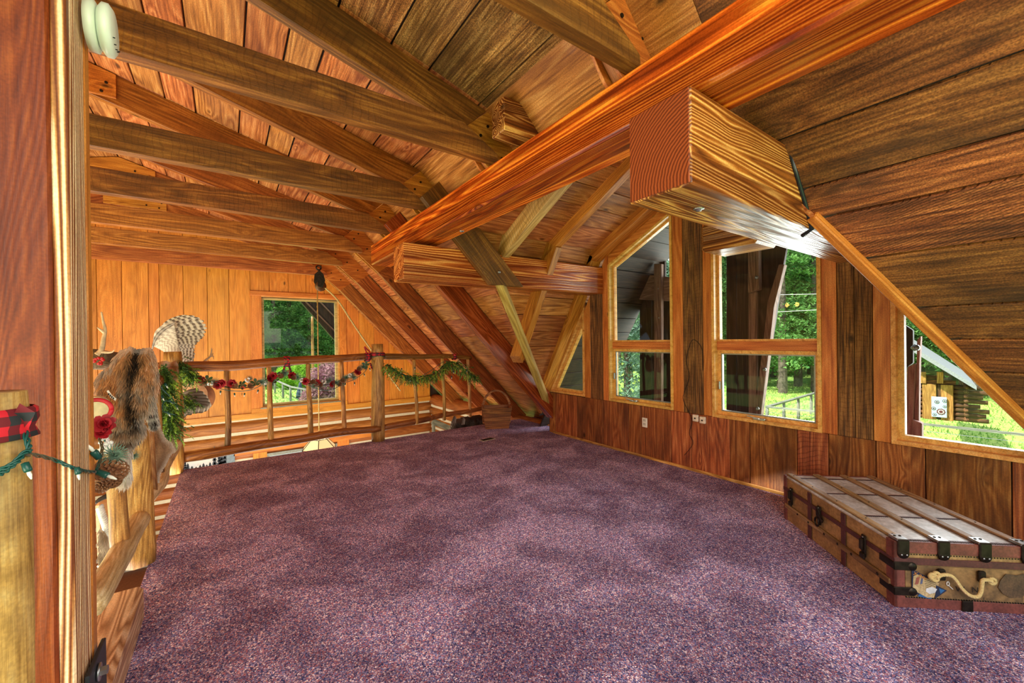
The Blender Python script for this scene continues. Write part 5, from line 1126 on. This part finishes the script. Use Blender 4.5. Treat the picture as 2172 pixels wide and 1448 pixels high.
def clasp(xx, kind):
    c = thing_child = tb('clasp', xx-.018, xx+.018, -.016, -.006, .15, .275, mat=M_IRON, bev=.006)
    if kind:
        prism('hasp', [(xx-.055, .20), (xx-.02, .225), (xx+.0, .27), (xx+.015, .268), (xx+.012, .21), (xx-.02, .185), (xx-.05, .182)], -.026, -.016, 1, M_IRON, c, M=TM)
        V, F = tubeg([Vector((xx+.02*cos(a), -.026, .17+.028*sin(a))) for a in [2*pi*k/14 for k in range(15)]], .006, 6); mobj('ring_pull', V, F, M_IRON, c, TM, True)
    else:
        tb('latch_lever', xx-.012, xx+.012, -.032, -.014, .19, .255, mat=M_IRON, parent=c, bev=.006); tb('latch_hook', xx-.02, xx+.02, -.026, -.012, .14, .175, mat=M_IRON, parent=c, bev=.006)
    for dz in (-.055, .05): lathe('rivet', [(0, 0), (.006, 0), (.004, .003), (0, .004)], M_GALV, c, TM @ Matrix.Translation((xx, -.016, .212+dz)) @ Matrix.Rotation(pi/2, 4, 'X'), 8)
clasp(.20, 0); clasp(.60, 1); clasp(.93, 0)
# rope handle and loops
for yy in (.205, .385):
    lp_ = tb('handle_bracket', -.022, -.004, yy-.016, yy+.016, .155, .212, mat=M_IRON, bev=.005)
def TP(y, z, x=-.03): return TM @ Vector((x, y, z))
hpts = smooth([TP(.17, .175), TP(.19, .19), TP(.225, .192), TP(.25, .175), TP(.28, .13), TP(.31, .100, -.035), TP(.345, .094, -.035), TP(.365, .115), TP(.37, .15), TP(.375, .175), TP(.40, .178), TP(.415, .172)], 8)
hr = tube('rope_handle', hpts, .0085, M_ROPE, tk, 8)
for ph in (0, 2.1, 4.2):
    tube('rope_strand', [p+Vector((cos(i*.8+ph)*.005, sin(i*.8+ph)*.002, sin(i*.8+ph)*.005)) for i, p in enumerate(hpts)], .0045, plain('pale_strand', (226, 200, 150), .8), hr, 5)
for yy, zz in ((.165, .17), (.155, .178), (.42, .17), (.172, .186)):
    V, F = tubeg([TM @ Vector((-.025, yy+.014*cos(a), zz+.014*sin(a))) for a in [2*pi*k/10 for k in range(11)]], .008, 6); mobj('rope_knot', V, F, M_ROPE, hr, None, True)
# labels and lettering on the end
def patch(name, pts, mat, d=.0055):
    return mobj(name, [TM @ Vector((-d, y, z)) for y, z in pts], [tuple(range(len(pts)))], mat, tk)
NAVY = plain('navy_pennant', (24, 34, 66), .7); PAPER = tmat('torn_paper', (196, 172, 128), (160, 130, 90), 16); ORNG = plain('orange_print', (206, 132, 48), .7); BLUEP = plain('blue_print', (40, 96, 150), .7)
patch('pennant_label', [(.075, .20), (.075, .07), (.10, .07), (.19, .135), (.165, .155)], NAVY, .0052); patch('paper_label', [(.082, .165), (.10, .175), (.20, .135), (.175, .06), (.145, .058), (.078, .095)], PAPER, .0062)
patch('pennant_label', [(.185, .125), (.235, .10), (.18, .055)], NAVY, .0066); patch('paper_scrap', [(.198, .11), (.225, .102), (.205, .082)], BLUEP, .007); patch('paper_scrap', [(.10, .062), (.16, .052), (.17, .06), (.11, .075)], BLUEP, .0058)
patch('paper_scrap', [(.14, .105), (.165, .115), (.19, .105), (.18, .085), (.155, .078), (.138, .09)], plain('white_scrap', (214, 214, 216), .6), .007)
patch('printed_block', [(.095, .158), (.112, .164), (.104, .125), (.088, .122)], plain('faded_red_print', (150, 84, 70), .7), .0068); patch('printed_block', [(.118, .16), (.128, .163), (.122, .128), (.112, .126)], plain('faded_blue_print', (84, 90, 120), .7), .0068)
M_PRINT = plain('faded_black_print', (30, 24, 20), .8)
for i in range(7): patch('printed_line', [(.132+i*.001, .152-i*.009), (.185-i*.0015, .136-i*.009), (.185-i*.0015, .134-i*.009), (.132+i*.001, .150-i*.009)], M_PRINT, .0069)
patch('scorch_mark', [(.475, .165), (.50, .20), (.545, .195), (.585, .205), (.60, .17), (.59, .11), (.57, .085), (.52, .08), (.485, .10), (.465, .13)], tmat('scorched_patch', (74, 56, 40), (110, 82, 56), 14, .8), .0052)
def text(s, y, z, size, mat, name='stencil_letters', rot=0, d=.0075):
    cu = bpy.data.curves.new(name, 'FONT'); cu.body = s; cu.size = size; cu.extrude = .0003
    o = bpy.data.objects.new(name, cu); COL.objects.link(o); bpy.context.view_layer.update()
    me = bpy.data.meshes.new_from_object(o.evaluated_get(bpy.context.evaluated_depsgraph_get())); bpy.data.objects.remove(o); me.materials.clear(); me.materials.append(mat)
    M = TM @ Matrix.Translation((-d, y, z)) @ Matrix(((0, 0, -1, 0), (1, 0, 0, 0), (0, 1, 0, 0), (0, 0, 0, 1))) @ Matrix.Rotation(rot, 4, 'Z')
    return put(bpy.data.objects.new(name, me), M, tk)
text('W', .272, .098, .040, M_PRINT); text('N', .345, .098, .040, M_PRINT); text('S', .352, .060, .024, M_PRINT); text('T.', .368, .060, .018, M_PRINT); text('L', .396, .060, .024, M_PRINT); text('OU', .412, .060, .018, tmat('faded_letters', (96, 76, 54), (130, 104, 72)))
text('X', .080, .172, .026, ORNG, 'pennant_letters', -.3, .0062); text('INN', .103, .166, .022, ORNG, 'pennant_letters', -.55, .0072)
V, F = tubeg([TM @ Vector((-.006, .24+.006*cos(a), .135+.01*sin(a))) for a in [2*pi*k/12 for k in range(13)]], .002, 5); tubeg([TM @ Vector((-.006, .244, .125)), TM @ Vector((-.006, .262, .108))], .002, 5, V, F); mobj('tag_string', V, F, M_SNOW, tk)

# =================================================================== OUTDOORS
GZ = -2.9
def hgt(x, y): return GZ+.5*noise.noise((x*.04, y*.04, 0))*min(1, max(0, (sqrt(x*x+y*y)-30)/25))+max(0, (sqrt((x-4)**2+(y-4)**2)-42))*.06
V, F = [], []; n = 90
for i in range(n+1):
    for j in range(n+1):
        x = -60+220*i/n; y = -70+230*j/n; V.append((x, y, hgt(x, y)))
for i in range(n):
    for j in range(n): a = i*(n+1)+j; F.append((a, a+n+1, a+n+2, a+1))
gr = mobj('meadow', V, F, M_GRASS, None, None, True); gr['kind'] = 'structure'
V, F = [], []
for i in range(26000):
    if i % 4: a = random.uniform(-.05, .75); r = random.uniform(11, 46)
    else: a = random.uniform(1.25, 1.55); r = random.uniform(18, 48)
    x = r*cos(a); y = r*sin(a); z = hgt(x, y); h = random.uniform(.08, .30)*(.7+.3*noise.noise((x*.3, y*.3, 0))); t = random.uniform(0, 6.3); w = .012+r*.0006; dx = cos(t)*w; dy = sin(t)*w
    k = len(V); V += [(x-dx, y-dy, z), (x+dx, y+dy, z), (x+random.uniform(-.1, .1), y+random.uniform(-.1, .1), z+h)]; F.append((k, k+1, k+2))
tag(mobj('grass_tufts', V, F, M_BLADE), 'bright green meadow grass outside the windows', 'grass', kind='stuff')
def crown(kind, seed, H):
    rnd = random.Random(seed); V, F = [], []
    def leaf(p, s):
        k = len(V); a = Vector((rnd.uniform(-1, 1), rnd.uniform(-1, 1), rnd.uniform(-.7, .7))); b = Vector((rnd.uniform(-1, 1), rnd.uniform(-1, 1), rnd.uniform(-1, 1))); V.extend([p, p+a*s, p+b*s]); F.append((k, k+1, k+2))
    if kind == 'pine':
        for i in range(95):
            t = rnd.uniform(.16, 1); z = H*t; L = (1-t)**.7*H*.20+.35; a = rnd.uniform(0, 6.3); d = Vector((cos(a), sin(a), rnd.uniform(-.3, .15)))
            for j in range(7):
                c = d*L*(.25+.75*j/6)+Vector((0, 0, z-.1*L*(j/6)**2*2))
                for q in range(13): leaf(c+Vector((rnd.gauss(0, .2), rnd.gauss(0, .2), rnd.gauss(0, .11)))*(H/11), .17*H/11)
    elif kind == 'spruce':
        for i in range(150):
            t = rnd.uniform(.03, 1); z = H*t; L = (1-t)*H*.24+.15; a = rnd.uniform(0, 6.3); d = Vector((cos(a), sin(a), -.18))
            for j in range(6):
                c = d*L*(.2+.8*j/5)+Vector((0, 0, z))
                for q in range(10): leaf(c+Vector((rnd.gauss(0, .16), rnd.gauss(0, .16), rnd.gauss(0, .09)))*(H/8), .13*H/8)
    else:
        for i in range(6500):
            a = rnd.uniform(0, 6.3); u = rnd.uniform(-1, 1); r = rnd.uniform(.75, 1)*(1+.25*noise.noise((cos(a)*2, sin(a)*2, u*2+seed))); s = sqrt(1-u*u); leaf(Vector((cos(a)*s*r*H*.42, sin(a)*s*r*H*.42, H*.52+u*r*H*.46)), .055*H)
    me = bpy.data.meshes.new(kind+'_crown'); me.from_pydata([tuple(v) for v in V], [], F); return me
def trunkm(H, r):
    V, F = tubeg([(.15*noise.noise((z, 0, 1))*.5, .1*noise.noise((z, 4, 1)), z) for z in [H*k/6 for k in range(7)]], lambda t: r*(1-.8*t)+.03, 9)
    me = bpy.data.meshes.new('trunk'); me.from_pydata([tuple(v) for v in V], [], F); me.materials.append(M_BARK); return me
CR = {('pine', s): crown('pine', s, 13) for s in range(3)}; CR.update({('spruce', s): crown('spruce', s, 9) for s in range(2)}); CR[('bush', 0)] = crown('bush', 5, 3)
for k_, me in CR.items(): me.materials.append({'pine': M_PINEF, 'spruce': M_PINEF, 'bush': M_BUSH}[k_[0]])
TRK = {'pine': trunkm(12.5, .26), 'spruce': trunkm(8.5, .15), 'bush': trunkm(1.6, .06)}
def tree(kind, x, y, s, label, group=None, mat=None, seed=None, nm=None):
    t = thing(nm or kind+'_tree', label, 'tree', (x, y, hgt(x, y)), group); sd = random.randrange(3) if kind == 'pine' else random.randrange(2) if kind == 'spruce' else 0
    me = CR[kind, sd]
    if mat: me = me.copy(); me.materials.clear(); me.materials.append(mat)
    M = Matrix.Translation((x, y, hgt(x, y)-.1)) @ Matrix.Rotation(random.uniform(0, 6.3), 4, 'Z') @ Matrix.Diagonal((s, s, s, 1))
    put(bpy.data.objects.new('crown', me), M, t); put(bpy.data.objects.new('trunk', TRK[kind]), M, t); return t
def at(px, r):
    d = ray(px, 720); d.z = 0; d.normalize(); return (d.x*r, d.y*r)
for r, n_, sp, hs in ((44, 15, 0, 1.0), (52, 18, 3, 1.1), (62, 18, 7, 1.3), (76, 16, 2, 1.7)):
    for i in range(n_):
        px = 1290+(i+.5)*(2300-1290)/n_+random.uniform(-14, 14)+sp; x, y = at(px, r+random.uniform(-3, 3))
        tree('pine', x, y, hs*random.uniform(.9, 1.2), 'tall pine in the forest edge beyond the meadow, right-hand windows', 'pines beyond the meadow')
for px, r, s in ((1660, 38, 1.15), (1692, 44, 1.2), (1728, 40, 1.1), (1640, 50, 1.2)):
    x, y = at(px, r); tree('pine', x, y, s, {1660: 'thick-trunked pine left in the wide window view', 1692: 'second pine trunk in the middle of the wide window view', 1728: 'pine trunk at the right edge of the wide window view', 1640: 'slim far pine beside the dark brace in the wide window'}[px])
for px, r, s, lb in ((1330, 13, .62, 'blue-grey spruce close outside the slant-topped window, left'), (1408, 15, .60, 'blue-grey spruce close outside the slant-topped window, right')):
    x, y = at(px, r); tree('spruce', x, y, s*1.3, lb, mat=M_BLUEF)
for r, n_, hs in ((48, 9, 1.0), (56, 10, 1.3), (68, 10, 1.7)):
    for i in range(n_):
        px = 500+(i+.5)*(300)/n_+random.uniform(-8, 8); x, y = at(px, r+random.uniform(-3, 3))
        tree('pine', x, y, hs*random.uniform(.9, 1.2), 'tall conifer in the woods seen through the far gable window', 'conifers beyond the gable window')
x, y = at(652, 40); tree('bush', x, y, 1.0, 'bright lime green tree in the gable window view', nm='leafy_tree')
x, y = at(606, 42); tree('bush', x, y, .75, 'small pale green bush left in the gable window view', nm='leafy_tree')
x, y = at(702, 24); tree('bush', x, y, 1.1, 'plum-leaved tree at the right of the gable window view', mat=M_PLUM, nm='leafy_tree')
up_ = thing('utility_pole', 'bare wooden utility pole in the gable window view', 'pole', (*at(663, 38), GZ)); x, y = at(663, 38); logpole('pole_shaft', (x, y, GZ), (x, y, 3.6), .12, .09, W_PEEL, up_)
def fence(label, pts, gap=2.4, h=1.1, r=.07):
    t = thing('rail_fence', label, 'fence', (*pts[0], hgt(*pts[0])))
    for a, b in zip(pts[:-1], pts[1:]):
        L = sqrt((a[0]-b[0])**2+(a[1]-b[1])**2); n = max(1, round(L/gap))
        for i in range(n+1):
            q = i/n; x = a[0]+(b[0]-a[0])*q; y = a[1]+(b[1]-a[1])*q; logpole('post', (x, y, hgt(x, y)-.2), (x, y, hgt(x, y)+h), r*1.2, r, W_GREY, t, seg=8, n=3)
        beam('rail', (a[0], a[1], hgt(*a)+h+.04), (b[0], b[1], hgt(*b)+h+.04), .16, .07, W_GREY, t)
        V, F = [], []
        for z in (.15, .4, .65, .9): tubeg([(a[0], a[1], hgt(*a)+z), (b[0], b[1], hgt(*b)+z)], .008, 3, V, F)
        o = tag(mobj('wire_mesh', V, F, M_GALV, t), kind='stuff')
    return t
gz = lambda px, py: tuple(PZ(px, py, GZ))[:2]
c0 = PZ(1627, 862, GZ+1.15); c1 = PZ(1860, 885, GZ+1.15); c2 = PZ(1785, 815, GZ+1.15)
fence('grey post-and-rail corner fence low in the wide window view', [(c2.x, c2.y), (c0.x, c0.y), (c1.x, c1.y)], gap=2.2)
a0 = PZ(1935, 896, GZ+1.15); a1 = PZ(2200, 924, GZ+1.15)
fence('grey top rail fence crossing the right triangular window in front of the log cabin', [(a0.x, a0.y), (a1.x, a1.y)], gap=3.2)
fence('curving grey fence with many posts seen through the far gable window', [tuple(PZ(x, y, GZ+1.1))[:2] for x, y in ((583, 809), (600, 816), (616, 822), (640, 826), (665, 830), (690, 831), (720, 832))], gap=2.6)
bs_ = thing('blue_figure', 'small dark blue garden ornament leaning at a fence post outside the gable window', 'ornament', PZ(637, 846, GZ)); p = PZ(637, 846, GZ); lathe('ornament_body', [(0, 0), (.32, 0), (.26, .5), (.12, 1.0), (.08, 1.25), (0, 1.3)], plain('dark_blue', (40, 62, 84), .6), bs_, Matrix.Translation(p), 12)
# cabin
cbn = thing('log_cabin', 'old log cabin with white metal roof and quilt square outside the right triangular window', 'cabin', (27, 4, GZ))
def cp_(px, py): return PY(px, py, 0)
D = 21.; ang = ray(1990, 720); ang.z = 0; ang.normalize(); side = Vector((ang.y, -ang.x, 0)); cb0 = ang*D
CM = Matrix(((side.x, ang.x, 0, cb0.x), (side.y, ang.y, 0, cb0.y), (0, 0, 1, GZ), (0, 0, 0, 1)))
def cu(px, py):   # pixel on cabin front plane -> local (u,z)
    d = ray(px, py); t = D/d.dot(ang); p = CP+d*t-cb0; return (p.dot(side), p.z-GZ)
uL = cu(1905, 800)[0]; uR = cu(2048, 800)[0]; zt_ = cu(2000, 815)[1]; zb_ = cu(2000, 890)[1]
uc = uL-.2
nlog = 8
for i in range(nlog):
    z = zb_+(zt_-zb_)*(i+.5)/nlog; r = (zt_-zb_)/nlog/2*.98; pr = random.uniform(.25, .6)
    d0 = cu(1965, 850)[0]; d1 = cu(2022, 850)[0]
    logpole('cabin_log', CM @ Vector((uL-.35, 0, z)), CM @ Vector((d0, 0, z)), r, r, W_CABIN, cbn, seg=8, n=5); logpole('cabin_log', CM @ Vector((d1, 0, z)), CM @ Vector((uR+pr, 0, z)), r, r, W_CABIN, cbn, seg=8, n=5)
    logpole('side_log', CM @ Vector((uR, -.45, z+r*.6)), CM @ Vector((uR, 5, z+r*.6)), r*.8, r*.8, W_CABIN, cbn, seg=8, n=5)
def cq(name, u0, u1, z0, z1, y0, y1, mat, par=cbn): return box(name, u0, u1, y0, y1, z0, z1, mat, par, M=CM, bev=.01)
cq('log_core', uL-.35, uR-.05, zb_, zt_, .05, .2, plain('cabin_daubing', (60, 46, 34), .9))
for i in range(5): cq('door_board', d0+(d1-d0)*i/5+.01, d0+(d1-d0)*(i+1)/5-.01, zb_, zt_, -.1, 0, W_CABIN)
M_CG = wood('golden_old_board', (120, 78, 34), (178, 124, 60), (208, 158, 90), rough=.8, rings=6, var=.3)
cq('door_frame', d0-.1, d0+.25, zb_, zt_, -.16, -.05, M_CG); cq('door_frame', d1-.3, d1, zb_, zt_, -.16, -.05, M_CG)
for i in range(6):
    z = zt_+.16*i; uu = (uL-.35, uR-(i+.5)*.45); cq('gable_board', uu[0], uu[1], z+.01, z+.15, -.05, .05, W_CABIN)
for px in (1958, 1994): u = cu(px, 800)[0]; cq('gable_post', u-.08, u+.08, cu(px, 812)[1], cu(px, 788)[1], -.2, -.05, M_CG)
ra = cu(1935, 757); rb_ = cu(2068, 822)
rf_ = mobj('metal_roof', [CM @ Vector(v) for v in ((ra[0]-.35, -.9, ra[1]+.55), (rb_[0], -.9, rb_[1]), (rb_[0], 6, rb_[1]+.0), (ra[0]-.35, 6, ra[1]+.6), (ra[0]-.35, -.9, ra[1]+.75), (rb_[0], -.9, rb_[1]+.12), (rb_[0], 6, rb_[1]+.12), (ra[0]-.35, 6, ra[1]+.8))], [(0, 1, 2, 3), (7, 6, 5, 4), (0, 4, 5, 1), (1, 5, 6, 2), (2, 6, 7, 3), (3, 7, 4, 0)], plain('white_metal_roofing', (150, 152, 156), .5), cbn)
q0 = cu(1976, 881); q1 = cu(2008, 841)
qs = thing('quilt_square', 'pale blue painted quilt square with round flower medallions on the cabin door', 'quilt square', CM @ Vector(((q0[0]+q1[0])/2, -.3, q0[1])))
box('panel', q0[0], q1[0], -.26, -.2, q0[1], q1[1], plain('pale_blue_panel', (176, 194, 204), .6), qs, M=CM)
w_, h_ = q1[0]-q0[0], q1[1]-q0[1]
for fu, fv, r, c in ((.36, .75, .16, (36, 48, 84)), (.86, .82, .15, (60, 84, 110)), (.14, .42, .15, (44, 56, 90)), (.62, .28, .28, (96, 28, 40)), (.85, .55, .12, (70, 96, 120)), (.2, .12, .13, (60, 84, 110))):
    cx_ = q0[0]+fu*w_; cz_ = q0[1]+fv*h_; R_ = r*w_; 
    for k, (rr_, cc_) in enumerate(((1, c), (.72, (206, 200, 190)), (.45, c))):
        prism('medallion', [(cx_+R_*rr_*cos(a)*(1+.08*cos(9*a)), cz_+R_*rr_*sin(a)*(1+.08*cos(9*a))) for a in [2*pi*q/27 for q in range(27)]], -.27-.004*k, -.262-.004*k, 1, plain('quilt_paint', cc_, .6), qs, bev=0, M=CM)
wc = cq('white_cabinet', cu(2040, 0)[0], cu(2068, 0)[0], cu(2050, 888)[1], cu(2050, 862)[1], .3, .8, plain('grey_white_cabinet', (196, 206, 210), .5), None); tag(wc, 'pale grey storage box standing beside the log cabin corner', 'box')

# exterior timbers right outside the dormer
XT = 5.15
def ext(name, pts, x0, x1, mat, par): return prism(name, [(PX(x, y, XT).y, PX(x, y, XT).z) for x, y in pts], x0, x1, 0, mat, par, bev=.006)
eo = thing('exterior_brace', 'dark board-sided prow structure with slanting grey edge outside the tall windows', 'structure', (XT, 1.9, GZ))
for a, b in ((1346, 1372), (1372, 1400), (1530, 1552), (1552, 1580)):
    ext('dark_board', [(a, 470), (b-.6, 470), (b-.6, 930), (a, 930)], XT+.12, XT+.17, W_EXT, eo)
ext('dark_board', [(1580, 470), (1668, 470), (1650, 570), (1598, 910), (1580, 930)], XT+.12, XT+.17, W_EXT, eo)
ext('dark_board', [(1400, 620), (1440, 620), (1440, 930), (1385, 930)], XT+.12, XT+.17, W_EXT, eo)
ext('slanting_edge_board', [(1650, 560), (1662, 560), (1640, 650), (1632, 720), (1610, 895), (1596, 895), (1618, 720), (1626, 640)], XT+.02, XT+.10, W_EXTR, eo)
ext('hanging_timber', [(1596, 500), (1611, 500), (1611, 614), (1588, 622), (1588, 500)], XT-.02, XT+.06, W_EXTR, eo)
ext('lower_timber', [(1583, 620), (1600, 618), (1600, 900), (1583, 900)], XT+.05, XT+.11, W_EXTR, eo)
ext('cross_timber', [(1300, 572), (1440, 590), (1440, 640), (1300, 632)], XT+.0, XT+.1, W_EXTR, eo)
ext('slanting_timber', [(1300, 640), (1322, 575), (1345, 575), (1310, 690)], XT+.0, XT+.1, W_EXTR, eo) if False else None
ext('post_timber', [(1392, 560), (1408, 560), (1408, 900), (1392, 900)], XT-.06, XT-.0, W_EXTR, eo)
for px, py in ((1399, 612), (1400, 674), (1605, 588), (1622, 783), (1607, 866)): lathe('bolt', [(0, 0), (.02, 0), (.02, .01), (.01, .011), (.01, .03), (0, .03)], M_GALV, eo, aim(PX(px, py, XT-.03), (-1, 0, 0)), 10)
e2 = thing('exterior_knee_brace', 'reddish boards and bolted dark brace outside the right triangular window', 'structure', (XT, .7, GZ))
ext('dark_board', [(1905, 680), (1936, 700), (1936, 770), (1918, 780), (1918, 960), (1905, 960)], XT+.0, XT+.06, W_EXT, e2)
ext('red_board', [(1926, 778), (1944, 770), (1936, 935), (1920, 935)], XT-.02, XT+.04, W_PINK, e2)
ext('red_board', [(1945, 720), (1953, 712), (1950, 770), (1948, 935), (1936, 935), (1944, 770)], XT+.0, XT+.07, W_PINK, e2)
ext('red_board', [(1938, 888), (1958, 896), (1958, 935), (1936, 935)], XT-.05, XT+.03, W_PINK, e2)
lathe('bolt', [(0, 0), (.03, 0), (.03, .02), (.015, .021), (.015, .05), (0, .05)], M_GALV, e2, aim(PX(1944, 737, XT-.02), (-1, .4, 0)), 10)
# gable overhang seen through the far window
e3 = thing('gable_overhang', 'dark roof overhang with thin light edges in the top right of the far gable window', 'structure', (2.0, 10.6, 2))
prism('soffit_board', [(PY(x, y, 10.5).x, PY(x, y, 10.5).z) for x, y in ((634, 636), (650, 630), (720, 630), (720, 726), (708, 720))], 10.45, 10.6, 1, W_EXT, e3)
for a, b in (((645, 636), (712, 704)), ((675, 636), (714, 676))): beam('edge_strip', PY(*a, 10.42), PY(*b, 10.42), .02, .03, W_EXTR, e3)
for a, b in ((1625, 592), (1625, 667)): pass
pw = thing('power_lines', 'two thin overhead wires crossing the wide window view', 'wires', (30, 12, 3))
for y0_, y1_ in ((626, 620), (664, 648)): tube('wire', [PX(1600, y0_, 30.), PX(1900, y1_, 30.)], .02, M_SNOW, pw, 4)
